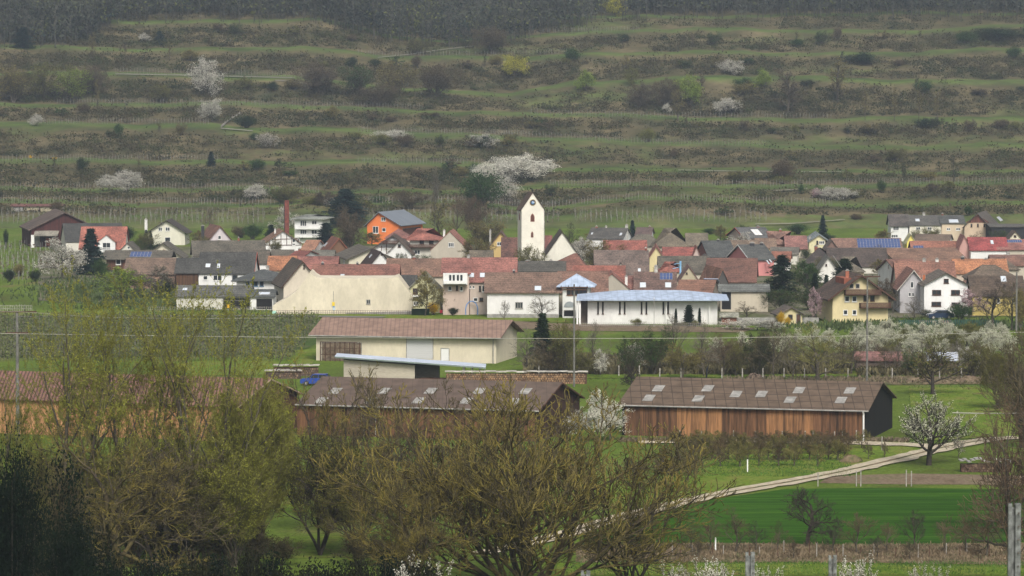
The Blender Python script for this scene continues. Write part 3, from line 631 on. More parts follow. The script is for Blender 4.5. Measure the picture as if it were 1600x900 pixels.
def dormer_full(h, *a, roofm=None, win=(0.5, .5), wall=None, ov=.25):
    d_, (xl, xr, y, zt, ze, zb, deep) = dormer(h, *a, wall=wall); mb = MB(); xm = (xl+xr)/2; k = (zt-ze)/(xm-xl)
    mb.prism([(xl-ov,y-ov,ze-ov*k),(xm,y-ov,zt),(xr+ov,y-ov,ze-ov*k),(xr+ov,y-ov,ze-ov*k+.14),(xm,y-ov,zt+.14),(xl-ov,y-ov,ze-ov*k+.14)], (0, deep+ov, 0)); part('dormer_roof', mb, [roofm or h.roofm], h.roof)
    w = (xr-xl)*.42; H = (ze-zb)*.62; mb = MB(); mb.box((xm-w/2, y-.04, zb+(ze-zb)*.28), (w,0,0), (0,.05,0), (0,0,H), 1); mb.box((xm-w/2-.08, y-.09, zb+(ze-zb)*.28), (.08,0,0), (0,.07,0), (0,0,H), 0); mb.box((xm+w/2, y-.09, zb+(ze-zb)*.28), (.08,0,0), (0,.07,0), (0,0,H), 0); mb.box((xm-.03, y-.09, zb+(ze-zb)*.28), (.06,0,0), (0,.045,0), (0,0,H), 0)
    part('window', mb, [WHITE, GLASS], h.o)
    return d_
# ---------------------------------------------------------------- village: colours
CR = (.62,.58,.45); WH = (.70,.70,.68); OW = (.58,.56,.49); BG = (.46,.42,.34); YE = (.60,.52,.29); PKW = (.50,.40,.34)
R_BR = (.17,.10,.075); R_RED = (.34,.10,.075); R_OR = (.42,.14,.07); R_DK = (.075,.068,.066); R_GB = (.13,.105,.085); R_PK = (.30,.115,.095); R_DB = (.09,.055,.05); R_OT = (.25,.12,.08)
G = 'houses of the village'
def hs(label, *a, **k): k.setdefault('group', G); return house(label, *a, **k)
# --- far left
h = hs('low cream shed with flat reddish roof alone on the slope far left', 18, 96, 97, 322.5, 320, 334, g='r', dep=6, wall=(.42,.38,.26), roof=(.2,.07,.06), ov=.4, name='shed', cat='shed', D=1012)
door(h, 'l', 28, 327, 14, 7, CONC); door(h, 'l', 62, 327, 2, 8, TRIM)
h = hs('large dark red wooden barn with brown roof far left on the edge of the vineyards', 14, 48, 152, 359, 333, 386, g='r', dep=24, wallm=woodmat((.085,.03,.026), (.04,.018,.016)), roof=(.135,.085,.07), ov=.6, name='barn', cat='barn', th=.25)
mb = MB(); y = h.D - 3; mb.box(P(52,369,y), (5.6,0,0), (0,3.4,1.0), (0,0,.15)); part('porch_roof', mb, [roofmat((.3,.25,.21))], h.o)
mb = MB(); q = P(51,385,y); mb.cbox((q.x, y+.3, -.1), .7, .7, 3.0); part('porch_pillar', mb, [WHITE], h.o)
door(h, 'r', 57, 377, 9, 16, CONC); door(h, 'r', 80, 378, 16, 12, mat('red_door', (.3,.07,.04), .8))
h = hs('house with white gable end and long dark roof behind the orange-red roof far left', 85, 103, 192, 378, 350, 394, g='l', dep=13, wall=OW, roof=R_DK, ov=.2)
h = hs('house with bright orange-red roof and white balcony dormer beside the dark spruce', 125, 193, 194, 388, 355, 404, g='r', dep=10, wall=OW, roof=(.42,.12,.085), chim=[(194, 373, 4)])
dormer_full(h, 153, 180, 367, 378, 393, wall=wallmat(WH)); 
mb = MB(); y = h.D - 1.6; q = P(153,394,y); mb.box((q.x,y,q.z), (27*y/F,0,0), (0,1.6,0), (0,0,.2)); mb.box((q.x,y,q.z+.9), (27*y/F,0,0), (0,.08,0), (0,0,.1))
for i in range(18): mb.box((q.x+i*27*y/F/18,y,q.z+.2), (.08,0,0), (0,.05,0), (0,0,.7))
part('balcony', mb, [WHITE], h.o)
h = hs('small grey-roofed cottage with pointed white gable behind the solar panel roof', 188, 210, 211, 391, 380, 408, g='l', dep=9, wall=OW, roof=R_GB, wins=[('l',201,387,4,4)])
h = hs('low brown timber house with grey roof and a row of solar panels on the left', 166, 262, 263, 404, 392, 424, g='r', dep=9, wallm=woodmat((.16,.075,.05)), roof=R_GB, wins=[('l',185,409.5,8,8)], ov=.8)
onroof(h, 220, 397.5, 33, 8, name='solar_panel', rows=2, cols=6)
h = hs('tiny brown gable with orange verge right of the solar panels', 240, 262, 263, 403, 393, 421, g='l', dep=6, wall=(.55,.5,.42), roof=R_OT, verge=mat('orange_verge',(.4,.17,.09),.9))
h = hs('white gabled house with two upper windows standing highest on the left', 231, 289, 290, 363, 345, 383, g='l', dep=11, wall=(.62,.6,.5), roof=(.075,.055,.05), ov=.7, wins=[('l',250.5,358,6,6,None,2),('l',262,358,7,6,None,2),('l',262,374,9,7)], chim=[(228.5,343,4.2,None,CH_W)])
h = hs('cream gabled house below the white gabled house on the left', 226, 283, 284, 401, 380, 412, g='l', dep=10, wall=CR, roof=R_GB, ov=.7)
h = hs('house with rusty roof and pale lilac gable on the left', 303, 325, 362, 377, 354, 390, g='r', dep=14, wall=(.55,.5,.52), roof=(.24,.10,.07), ov=.5, wins=[('r',343,371,5,6,WHITE)], chim=[(317,353,4.5,None,CH_D)])
h = hs('long brown-grey roof with white gable end behind the skylight house', 294, 303, 413, 400, 377, 426, g='l', dep=9, wall=WH, roof=R_GB, chim=[(373,372,3)])
h = hs('windowless barn with weathered red-brown tile roof at the left edge of the village', 195, 273, 274, 428, 404, 452, g='r', dep=11, wall=(.3,.2,.15), roof=(.2,.12,.09), name='barn', cat='barn', verge=WHITE)
h = hs('dark wooden barn joined to the white house under one grey roof', 275, 309, 310, 426, 404, 456, g='r', dep=9, wallm=woodmat((.11,.06,.035)), roof=R_DK, name='barn', cat='barn')
h = hs('long white house with dark grey roof, two skylights and red gable verge', 310, 395, 397, 427, 395, 456, g='r', dep=11, wall=WH, roof=R_DK, verge=mat('red_verge', (.42,.1,.07), .8), ov=.3, wins=[('l',321,434,7,7),('l',340,434,14,9,None,2),('l',367,434.5,9,10,CONC)], sky=[(325,415,8,6),(341.5,415.5,5,7)])
h = hs('small white house with brown roof right of the red gable verge', 395, 417, 418, 411, 391, 440, g='r', dep=8, wall=WH, roof=(.13,.10,.08))
h = hs('white bungalow with dark hipped roof and blue shutters on the left', 369, 446, 450, 437, 422, 466, g='r', dep=9, wall=WH, roof=(.10,.10,.105), hip=.9, hipnear=.9, ov=.9, wins=[('l',387,443,6,9,mat('blue_shutter',(.12,.22,.33),.7)),('l',398,443,10,9,mat('blue_shutter',(.12,.22,.33),.7),2),('l',409,443,6,9,mat('blue_shutter',(.12,.22,.33),.7))], chim=[(418,417,5,None,CH_GREY)])
h = hs('long low grey-roofed shed with dark open bays at the left village edge', 275, 390, 391, 463, 447, 483, g='r', dep=8, wall=OW, roof=(.125,.115,.11), name='shed', cat='shed', sky=[(289,452,8,4)])
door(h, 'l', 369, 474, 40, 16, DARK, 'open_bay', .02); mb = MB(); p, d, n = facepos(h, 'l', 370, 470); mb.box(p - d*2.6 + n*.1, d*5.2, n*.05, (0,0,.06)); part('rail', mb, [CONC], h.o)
h = hs('low grey shed with one dark bay beside the cream barn wall', 391, 427, 428, 464, 453, 484, g='r', dep=7, wall=WH, roof=(.10,.10,.10), name='shed', cat='shed', sky=[(413,458.5,18,4)])
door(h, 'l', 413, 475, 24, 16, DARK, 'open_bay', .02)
h = hs('cream gabled barn with dark lean roof behind the sloping cream wall', 420, 443, 502, 445, 409, 478, g='r', dep=15, wall=(.58,.52,.42), roof=(.12,.085,.065), ov=.5, wins=[('r',475,417,2,6,TRIM)], verge=TRIM, name='barn', cat='barn')
# --- the big cream wall barn
D = DG(491); mb = MB(); o = thing('barn', 'windowless cream barn wall with stepped parapet and one small window facing the fields', 'barn', (P(530,491,D).x, D, 0), 0, G)
out = [(426,492),(426,478),(440,470),(452,463),(463,455),(470,446),(478,435),(484.5,424.5),(491,431),(497,434.5),(560,435),(614,434.5),(621.5,432),(633,447),(644.5,463),(645,492)]
mb.prism([P(a_, b_, D) for a_, b_ in out], (0, 9, 0)); part('wall', mb, [mat('cream_render', (.62,.56,.44), .92, .10, .35, fine=.06, stretch=(1,1,.5))], o)
mb = MB(); mb.prism([P(a_, b_, D-.02) for a_, b_ in ((540,491.5),(540,488.5),(645.4,486),(645.4,491.5))], (0, -.1, 0)); part('plinth', mb, [CONC], o)
class Q_: pass
h = Q_(); h.D = D; h.C = Vector((P(645,491,D).x, D, 0)); h.dl = Vector((-1,0,0)); h.dr = Vector((0,1,0)); h.o = o
window(h, 'l', 575.5, 471.5, 6.5, 7, CONC, 2)
hs('long brick-red roof with three chimney stacks behind the cream barn wall', 488, 621, 622, 436, 414, 470, g='r', dep=9, wall=CR, roof=(.27,.10,.075), chim=[(504,411,4,None,CH_D),(558.5,411,3.5,None,CH_D),(613,423,3,None,CH_GREY)], sky=[(535,431,7,5)])
hs('orange tiled roof left of the pink-red roof in the village centre left', 419, 459, 460, 422, 401, 450, g='r', dep=9, wall=CR, roof=(.42,.15,.07), chim=[(458,410,3.5,None,CH_GREY)])
hs('pink-red tiled roof right of the orange roof in the village centre left', 460, 525, 526, 420, 401.5, 449, g='r', dep=9, wall=CR, roof=(.32,.11,.09), chim=[(507,411,4,None,CH_D)])
# --- back left
h = hs('half-timbered white house with orange-brown roof left of the orange tiled cottage', 401, 413, 471, 381, 361, 396, g='r', dep=14, wall=WH, roof=(.27,.13,.085), ov=.5, wins=[('r',459,376,4.5,6),('r',466,376,4,6),('r',459,382,5,3)], chim=[(430,358,2.5,None,CH_W,.4)])
timber(h, 'r', [(421,384,421,376),(430,384,430,370),(439,384,439,366),(448,384,448,363),(456,384,456,366),(413,383,470,383),(425,374,466,373)])
h = hs('white three-storey house with flat hipped roof and loggias behind the dark spruce', 460, 504, 512, 342, 336, 380, g='r', dep=11, wall=WH, roof=(.3,.29,.27), hip=.9, hipnear=.9, ov=1.0, wins=[('l',474,349,10,9,None,3),('l',491,348,8,6,None,2),('l',474,362.5,10,7,None,3),('l',491,362.5,9,7,None,2),('l',470,371,8,4,None,2),('l',491,371,8,4,None,2)])
balcony(h, 'l', 482, 356.5, 40, 3, WHITE, 1.2); balcony(h, 'l', 482, 369.5, 40, 3, WHITE, 1.2)
mb = MB(); q = gp(448.5, 372); mb.cbox((q.x, q.y, -.1), 1.0, 1.0, Z(313, q.y)+.1, 0); mb.cbox((q.x-.55, q.y+.3, -.1), .35, .5, Z(315, q.y), 1); solo('chimney_stack', mb, [mat('red_brick_stack', (.2,.06,.045), .9, .3, 1.5), CH_D], 'tall narrow red brick stack left of the white three-storey house', 'chimney', (q.x, q.y, 0))
h = hs('cottage with light orange roof and small white gable behind the pink-red roof', 471, 489, 505, 391, 376, 404, g='r', dep=12, wall=WH, roof=(.42,.18,.11))
h = hs('house with rust-red roof and brown gable below the bare tree', 499, 514, 545, 392, 373, 406, g='r', dep=12, wall=(.16,.09,.055), roof=(.25,.08,.05), ov=.4, sky=[(509,382,5,8),(505,384,3,6)], verge=mat('orange_verge2',(.35,.12,.07),.9))
h = hs('cottage with dark red roof and tiny white gable in front of the orange cottage', 453, 473, 492, 401, 393, 424, g='r', dep=10, wall=WH, roof=(.26,.07,.055), chim=[(468,389,4)])
hs('low grey-brown roof left of the dark red cottage', 424, 455, 456, 403, 391, 421, g='r', dep=8, wall=BG, roof=R_GB)
hs('low grey roof right of the dark red cottage', 488, 520, 521, 402, 391.5, 417, g='r', dep=8, wall=BG, roof=(.16,.14,.12))
h = hs('long cream house with grey-brown roof and broad low gable in the village centre left', 520, 545, 614, 404, 389, 424, g='r', dep=20, wall=CR, roof=(.135,.105,.085), ov=.7, wins=[('l',529,409,6,5,None,3),('l',538,409,7,5,None,3)])
h = hs('white gable with dark brown roof and one skylight beside the long cream house', 562, 578, 612, 415, 394, 430, g='r', dep=13, wall=WH, roof=(.07,.035,.03), ov=.5, wins=[('r',597,397.5,4,2,TRIM)], sky=[(579,400,5,7)])
h = hs('modern orange house with blue-grey asymmetric roof above the village', 573, 624, 658, 351, 332, 382, g='l', dep=16, wall=(.72,.20,.06), roof=(.17,.19,.22), rk='metal', ov=.7, rf=.62, wins=[('l',599,342.5,7,6,None,2),('l',587,359,9,11,None,2),('l',600,359,6,6)])
door(h, 'r', 643, 362, 26, 12, woodmat((.13,.05,.04)), 'panel')
h = hs('half-timbered chalet with dark balcony and broad gable below the orange house', 587, 640, 641, 386, 369, 402, g='l', dep=11, wall=WH, roof=(.12,.075,.06), ov=.8)
balcony(h, 'l', 613, 378, 30, 5); timber(h, 'l', [(596,392,596,384),(604,396,604,378),(624,396,624,378),(630,396,630,382),(592,386,636,386)])
h = hs('salmon-red hipped roof behind the half-timbered chalet', 603, 640, 641, 372, 358, 392, g='r', dep=9, wall=PKW, roof=(.30,.11,.09), hip=.6, hipnear=.6)
h = hs('small white gable with one dark window in front of the half-timbered chalet', 605, 643, 644, 396, 377, 408, g='l', dep=9, wall=WH, roof=(.14,.09,.07), wins=[('l',624,384,4.5,5,TRIM)], ov=.5)
h = hs('chalet with bright red hipped roof and long dark balcony above the village centre', 641, 684, 686, 373, 358, 405, g='r', dep=10, wall=OW, roof=(.40,.12,.09), hip=.95, hipnear=.95, ov=.9, wins=[('l',659,378,7,7,TRIM),('l',674,378,7,7,TRIM),('l',652,394,9,7,WHITE,2)])
balcony(h, 'l', 661, 384, 42, 5)
h = hs('house with plain grey-beige gable and red side roof in the village centre', 673, 732, 737, 391, 362, 412, g='l', dep=12, wall=(.43,.39,.32), roof=(.34,.12,.09), ov=.15, rf=.5, wins=[('l',705,382.5,9,7,WHITE,3)], chim=[(694,360,3.5,None,CH_W,.3)])
hs('long speckled red-brown tiled roof left of the two-tone red house', 605, 695, 696, 431, 405, 458, g='r', dep=10, wall=BG, roof=(.24,.12,.085), chim=[(647,402,5),(655,420,4,None,CH_D)])
hs('small dark slate lean-to roof behind the yellow-green gable', 622, 648, 649, 446, 431, 474, g='r', dep=7, wall=(.2,.18,.17), roof=R_DK)
h = hs('yellow-green gabled house half hidden by a sprouting tree beside the cream wall', 636, 688, 689, 455, 429, 489, g='l', dep=10, wall=(.50,.49,.30), roof=(.25,.22,.16), ov=.4, wins=[('l',649,455,8,9,TRIM,3),('l',650,474,8,6,WHITE,2)])
balcony(h, 'l', 650, 462, 16, 3, WHITE, .8)
h = hs('house with pink-red roof and glazed white upper bay, left half of a pair', 692, 733, 734, 427, 404, 492, g='r', dep=11, wall=PKW, roof=(.33,.115,.095), chim=[(732,400,4.5,None,CH_GREY)], wins=[('l',703,450.5,6,7,WHITE),('l',721,451,5,7,WHITE),('l',714,450,3,8,TRIM)])
mb = MB(); y = h.D - 1.3; q = P(692.5,445,y); mb.box(q, (38*y/F,0,0), (0,1.3,0), (0,0,18*y/F)); b_ = part('bay', mb, [wallmat(WH)], h.o)
mb = MB()
for x_ in (703.5,709,715.5,721): q = P(x_-1.7,438.5,y); mb.box(q - Vector((0,.03,0)), (3.4*y/F,0,0), (0,.06,0), (0,0,9*y/F))
part('window_band', mb, [GLASS], b_); mb = MB(); q = P(693,443.5,y-.4); mb.box(q, (36*y/F,0,0), (0,.4,0), (0,0,.5)); part('balcony', mb, [WHITE], b_)
h = hs('house with pink-red roof and two skylights, right half of a pair', 734, 805, 806, 440, 403.5, 491.5, g='r', dep=12, wall=(.50,.42,.36), roof=(.33,.115,.095), sky=[(737,430,8,7),(754,430,9,7)], wins=[('l',735,448.5,3,4),('l',740,448.5,3,4),('l',755.5,451,5,10,WHITE),('l',750,451,3.5,9,TRIM),('l',743,468,7,6),('l',752,468,6,6,TRIM)])
h = hs('long white house with brown tiled roof beside the square blue-roofed tower', 761, 873, 874, 456, 427, 497, g='r', dep=12, wall=(.66,.65,.64), roof=(.22,.12,.09), ov=.5, wins=[('l',811,477,12,10,CONC,3)], chim=[(803,423,3.5,None,CH_D)])
onroof(h, 840.5, 450.5, 11, 7); mb = MB(); p, d, n = facepos(h, 'l', 761.5, 493.5); mb.box(p + n*.01 - Vector((0,0,1)), d*112*h.D/F, n*.06, (0,0,1.3)); part('plinth', mb, [CONC], h.o)
hs('brown tiled roof behind the square blue-roofed tower', 874, 948, 949, 456, 425, 492, g='r', dep=10, wall=BG, roof=(.24,.115,.085))
hs('dark mossy roof directly below the church tower', 808, 882, 883, 424, 409, 452, g='r', dep=8, wall=BG, roof=(.10,.085,.075), chim=[(824,408,6)])
# --- church
D = DG(432); s = D / F; q = P(815,400,D)
o = thing('church_tower', 'cream church tower with saddle roof and blue clock face', 'church tower', (q.x, D, 0)); tw = 35*s/math.cos(.14); U = Vector((math.cos(.14), math.sin(.14), 0)); V = Vector((-math.sin(.14), math.cos(.14), 0)); C = Vector((q.x, D, 0)); zt = Z(327, D); zp = Z(301.5, D)
def tp(u, v, z): p = C + U*u + V*v; return Vector((p.x, p.y, z))
mb = MB(); mb.prism([tp(0,0,-.1), tp(tw,0,-.1), tp(tw,0,zt), tp(tw/2,0,zp-.05), tp(0,0,zt)], V * 5.6); TW = mat('church_render', (.72,.69,.60), .92, .06, .4, fine=.04); part('wall', mb, [TW], o)
mb = MB(); k = (zp-zt)/(tw/2); mb.prism([tp(-.25,-.18,zt-.25*k), tp(tw/2,-.18,zp), tp(tw+.25,-.18,zt-.25*k), tp(tw+.25,-.18,zt-.25*k+.16), tp(tw/2,-.18,zp+.16), tp(-.25,-.18,zt-.25*k+.16)], V * 6); rf_ = part('roof', mb, [roofmat((.13,.075,.055))], o)
mb = MB(); c_ = tp(tw/2, .2, zp); mb.tube(c_, c_ + Vector((0,0,.9)), .05, n=5); mb.box(c_ + Vector((-.22,-.03,.5)), (.44,0,0), (0,.06,0), (0,0,.07)); part('roof_cross', mb, [CH_D], rf_)
mb = MB(); c_ = tp(tw/2, -.01, Z(316.5, D)); n_ = -V
def disc(mb, c, r, d0, m, n=28): mb.prism([c + U*r*math.cos(2*math.pi*i/n) + Vector((0,0,1))*r*math.sin(2*math.pi*i/n) for i in range(n)], n_*d0, m)
disc(mb, c_, 4.9*s, .05, 0); disc(mb, c_, 4.2*s, .07, 1); disc(mb, c_, 2.4*s, .085, 2)
for i in range(12): t_ = 2*math.pi*i/12; e_ = U*math.cos(t_) + Vector((0,0,1))*math.sin(t_); mb.box(c_ + e_*3.0*s - n_.cross(e_)*.035 + n_*.071, e_*.9*s, n_.cross(e_)*.07, n_*.02, 0)
for t_, l_ in ((1.9, 2.0), (.2, 3.0)): e_ = U*math.cos(t_) + Vector((0,0,1))*math.sin(t_); mb.box(c_ - n_.cross(e_)*.05 + n_*.09, e_*l_*s, n_.cross(e_)*.1, n_*.02, 3)
part('clock_face', mb, [mat('clock_gold', (.3,.22,.06), .5), mat('clock_dark', (.03,.04,.07), .6), mat('clock_blue', (.12,.28,.55), .6), WHITE], o)
def lancet(cpx, y0, y1, wpx, face='f', m=None):
    w = wpx*s; z0_, z1_ = Z(y1, D), Z(y0, D); x0 = (cpx-815)*s/math.cos(.14); mb = MB()
    for kk, gg, mm in ((1.0, .0, 0), (.68, .03, 1)):
        ww = w*kk/2; pts = [(-ww, z0_+(1-kk)*.4), (ww, z0_+(1-kk)*.4), (ww, z0_+(z1_-z0_)*.62), (ww*.6, z0_+(z1_-z0_)*.84*(.9+.1*kk)), (0, z1_-(1-kk)*.5), (-ww*.6, z0_+(z1_-z0_)*.84*(.9+.1*kk)), (-ww, z0_+(z1_-z0_)*.62)]
        if face == 'f': mb.prism([tp(x0+a_, -.002-gg, b_) for a_, b_ in pts], -V*.05, mm)
        else: mb.prism([tp(-.002-gg, 2.8+a_*1.0, b_) for a_, b_ in pts], -U*.05, mm)
    part('window', mb, [mat('sandstone', (.27,.1,.07), .9), mat('louvre_brown', (.12,.05,.035), .9)], o)
lancet(832, 333.5, 346.5, 6.5); lancet(831.5, 361.5, 371, 4); lancet(0, 333, 345, 7, 's')
mb = MB(); mb.box(tp(-.03,-.03,Z(378.5,D)), U*(tw+.06), V*5.7, (0,0,.12)); part('string_course', mb, [TW], o)
mb = MB(); mb.tube(tp(tw+.08,-.05,0), tp(tw+.08,-.05,zt-.3), .06); part('downpipe', mb, [CONC], o)
h = hs('white church nave with steep dark roof and blank gable beside the tower', 849, 851, 906, 402, 363, 428, g='r', dep=16, wall=(.68,.66,.58), roof=(.095,.065,.05), ov=.3, name='church_nave', cat='church', group=None, th=.2)
hs('low red church annex roof between tower and nave', 846, 860, 861, 394, 369, 425, g='r', dep=7, wall=(.3,.1,.08), roof=(.22,.07,.06), group=None, D=790)
hs('red hipped roof below the church nave', 852, 916, 918, 422, 397, 446, g='r', dep=12, wall=BG, roof=(.25,.095,.07), hip=.9, hipnear=.3, chim=[(861,407,4,None,CH_GREY)])
hs('long red-orange roof behind the grey-beige gable beside the blue tower', 898, 975, 976, 440, 416, 474, g='r', dep=9, wall=BG, roof=(.30,.09,.065))
h = hs('yellow-ochre gabled house with brown roof left of the church tower', 765, 800, 801, 385, 363, 410, g='l', dep=9, wall=(.55,.40,.17), roof=(.17,.09,.065), ov=.5, wins=[('l',780,381,7,6,WHITE,2)], chim=[(766,360,3,None,CH_GREY,.3)])
hs('dark brown roof right of the yellow-ochre gable beside the tower', 785, 806, 807, 402, 372, 414, g='r', dep=7, wall=BG, roof=(.17,.07,.055))
hs('small brown roof half hidden behind shrubs left of the tower', 735, 768, 769, 412, 392, 430, g='r', dep=8, wall=BG, roof=(.16,.12,.09))
# --- blue-roofed hall and tower
D = DG(497)
h = hs('square white tower with blue pyramid roof beside the long white hall', 879, 921, 924, 443, 429, 497, g='r', dep=4.5, wall=(.70,.70,.68), roofm=BLUESEAM, hip=.98, hipnear=.98, ov=.95, name='hall_tower', cat='tower', group=None)
window(h, 'l', 901.5, 454, 32, 15, woodmat((.2,.1,.06)), 5); p, d, n = facepos(h, 'l', 890, 472)
mb = MB(); s = p.y/F; c_ = p + n*.01; mb.prism([c_ + d*(-9*s) - Vector((0,0,8*s))] + [c_ + d*9*s*math.sin(t_) + Vector((0,0,1))*(9*s*(math.cos(t_)) - 8*s) for t_ in np.linspace(-1.57, 1.57, 12)] + [c_ + d*9*s - Vector((0,0,8*s))], n*.06, 0); part('arched_window', mb, [mat('pale_glass', (.3,.33,.34), .3)], h.o)
door(h, 'l', 890, 489.5, 17, 9, DARK)
h = hs('long low white hall with pale blue metal roof and narrow paired windows', 918, 1121, 1124, 466.5, 455.5, 507, g='r', dep=11, wall=(.70,.69,.67), roofm=BLUESEAM, hip=1.0, hipnear=1.0, ov=1.8, name='hall', cat='hall', group=None, th=.22)
for x_ in (934.5, 942, 968.5, 976, 1002.5, 1010, 1036.5, 1044): window(h, 'l', x_, 481, 2.6, 19, woodmat((.14,.06,.04)), 1)
mb = MB(); p, d, n = facepos(h, 'l', 921, 507)
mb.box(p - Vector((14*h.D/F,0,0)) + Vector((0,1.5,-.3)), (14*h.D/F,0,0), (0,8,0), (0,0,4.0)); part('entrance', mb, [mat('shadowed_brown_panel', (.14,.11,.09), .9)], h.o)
for x_, w_ in ((902,.25),(906,.3),(1041,.12),(1108,.12)):
    mb = MB(); q = P(x_, 507, h.D-.5); mb.cbox((q.x, h.D-.5, -.1), w_, w_, h.ze+.05); part('post' if x_ < 950 else 'downpipe', mb, [WHITE], h.o)
# --- centre right
h = hs('grey-beige blank gable with red side roofs between the two blue roofs', 928, 984, 985, 452, 428, 484, g='l', dep=11, wall=(.38,.35,.29), roof=(.30,.11,.085), ov=.2, chim=[(978.5,432,4,None,CH_W,.2)])
hs('long red tiled roof with white chimney right of the church', 945, 1009, 1010, 402, 376.5, 428, g='r', dep=9, wall=BG, roof=(.32,.09,.07), chim=[(992,382,6,None,CH_W)])
h = hs('big weathered mauve-brown roof with small dormer right of the church', 931, 1012, 1013, 430, 392, 460, g='r', dep=13, wall=BG, roof=(.19,.125,.11), chim=[(1009,388,3)], sky=[(999,422,5,5)])
dormer_full(h, 965, 975, 411, 420, 428, wall=wallmat(OW))
hs('small red roof right of the grey-beige gable', 981, 993, 994, 452, 432, 480, g='r', dep=8, wall=WH, roof=(.3,.12,.1))
h = hs('brown roof with two skylights and a blue solar panel behind the hall', 993, 1055, 1058, 455, 426, 482, g='r', dep=11, wall=BG, roof=(.185,.10,.085), chim=[(1025,416,5,None,CH_GREY)], sky=[(1004.5,445.5,10,8),(1044,445.5,10,8)])
onroof(h, 1041, 432, 20, 10, name='solar_panel', rows=2, cols=4)
h = hs('yellow gabled house with red side roof in the village centre right', 1015, 1036, 1040, 402, 386.5, 440, g='l', dep=16, wall=YE, roof=(.34,.12,.09), ov=.3)
hs('bright red roof right of the yellow gable', 1038, 1084, 1085, 402, 387, 436, g='r', dep=9, wall=CR, roof=(.36,.09,.075), chim=[(1068,398,3)])
hs('pale gable at the end of the bright red roof', 1082, 1095, 1096, 402, 386, 437, g='l', dep=9, wall=(.5,.4,.36), roof=(.3,.1,.08))
hs('dark grey roof behind the beige double-gable house', 1031, 1106, 1107, 426, 401, 451, g='r', dep=10, wall=BG, roof=R_GB)
hs('small red roof with a blue post in front of the dark grey roof', 1032, 1063, 1064, 424, 410, 458, g='r', dep=7, wall=BG, roof=(.34,.1,.075), hip=.8, hipnear=.8)
mb = MB(); q = gp(1063, 462); mb.tube((q.x, q.y, 0), (q.x, q.y, Z(408, q.y)), .22, .18, 8); mb.tube((q.x, q.y, Z(411, q.y)), (q.x-1.2, q.y, Z(413, q.y)), .06); mb.tube((q.x, q.y, Z(417, q.y)), (q.x-1.4, q.y, Z(420, q.y)), .06)
solo('flue', mb, mat('blue_metal', (.25,.5,.75), .5), 'bright blue flue pipe standing above the small red roof', 'flue', (q.x, q.y, 0))
h = hs('beige gabled house with brown side roof behind the right end of the hall', 1061, 1092, 1094, 440, 417.5, 470, g='l', dep=11, wall=(.42,.37,.26), roof=(.22,.11,.095), ov=.2, wins=[('l',1073,427,2.5,3,TRIM)])
h = hs('dark triangular gable with orange-brown side roof left of the large rust roof', 1100, 1119, 1139, 443, 421, 470, g='r', dep=15, wall=(.08,.075,.07), roof=(.29,.13,.085), ov=.3)
h = hs('large rust-brown barn roof with grey end gable in the village centre right', 1104, 1180, 1194, 441, 404.5, 466, g='r', dep=20, wall=(.40,.37,.31), roof=(.20,.085,.065), ov=.3, name='barn', cat='barn')
h = hs('orange tiled roof with slanted blue-grey metal edge just above the hall', 1057, 1112, 1130, 458, 438, 484, g='r', dep=14, wall=(.3,.25,.2), roof=(.28,.12,.08), ov=.2, th=.1)
mb = MB(); mb.prism([h.pt(-.5,h.W*.5,h.zr+.2), h.pt(-.5,h.W+1,h.ze-.6), h.pt(2,h.W+1,h.ze-.6), h.pt(2,h.W*.5,h.zr+.2)], (0,0,.12)); part('metal_roof_edge', mb, [roofmat((.36,.42,.55),'metal')], h.roof)
h = hs('beige block workshop with grey flat-pitched roof and dark bay right of the hall', 1126, 1200, 1203, 455.5, 445, 488, g='r', dep=9, wall=(.48,.43,.34), roof=(.17,.165,.16), ov=.4, name='workshop', cat='workshop')
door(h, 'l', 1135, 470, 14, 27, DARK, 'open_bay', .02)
h = hs('pink gable with slate-dark side roof right of centre', 1144, 1173, 1210, 406, 383, 432, g='l', dep=13, wall=(.55,.23,.22), roof=(.10,.095,.095), ov=.4, verge=WHITE, chim=[(1175,380,7,None,CH_D,.2),(1190,380,5,None,CH_D,.7)], sky=[(1200,410,2.5,6),(1204,408,2.5,5)])
h = hs('dark slate roof with small end gable left of the pink gable', 1092, 1108, 1150, 402, 377, 424, g='l', dep=13, wall=(.22,.1,.08), roof=(.09,.088,.09), ov=.3, chim=[(1122,375,4,None,CH_D,.4)])
hs('pale wedge gable below the dark slate roof', 1084, 1122, 1123, 414, 400, 428, g='l', dep=8, wall=(.55,.52,.45), roof=(.13,.1,.09))
h = hs('huge brown hipped tiled roof rising highest in the back row', 1022, 1074, 1076, 384, 357, 408, g='r', dep=13, wall=BG, roof=(.19,.14,.10), hip=.75, hipnear=.75, ov=.5, name='barn', cat='barn')
hs('lower brown roof right of the huge hipped roof', 1074, 1105, 1106, 384, 365, 407, g='r', dep=11, wall=BG, roof=(.20,.15,.11))
h = hs('dark roofs with white end gable in the back row right of the church', 918, 972, 990, 374, 357, 394, g='r', dep=15, wall=WH, roof=(.105,.09,.085), ov=.3, chim=[(932,354,3.5),(947,354,3,None,CH_GREY),(979,352,4.5,None,CH_GREY)], sky=[(925,365,3,3),(970,366,4,4)])
h = hs('brown roof with narrow white gable beside the small spruce in the back row', 994, 1016, 1024, 368, 356, 390, g='r', dep=12, wall=WH, roof=(.15,.09,.085), chim=[(1015,354,3)])
hs('low brown-grey roof left of the huge hipped roof', 978, 1034, 1035, 384, 367, 402, g='r', dep=10, wall=BG, roof=(.15,.12,.095), hip=.5)
h = hs('house with solar panels and red verges at the right foot of the slope', 1143, 1165, 1207, 372, 356, 388, g='l', dep=15, wall=(.5,.4,.34), roof=(.13,.12,.125), ov=.5, verge=mat('red_verge3',(.42,.1,.07),.8), chim=[(1184,354,5)])
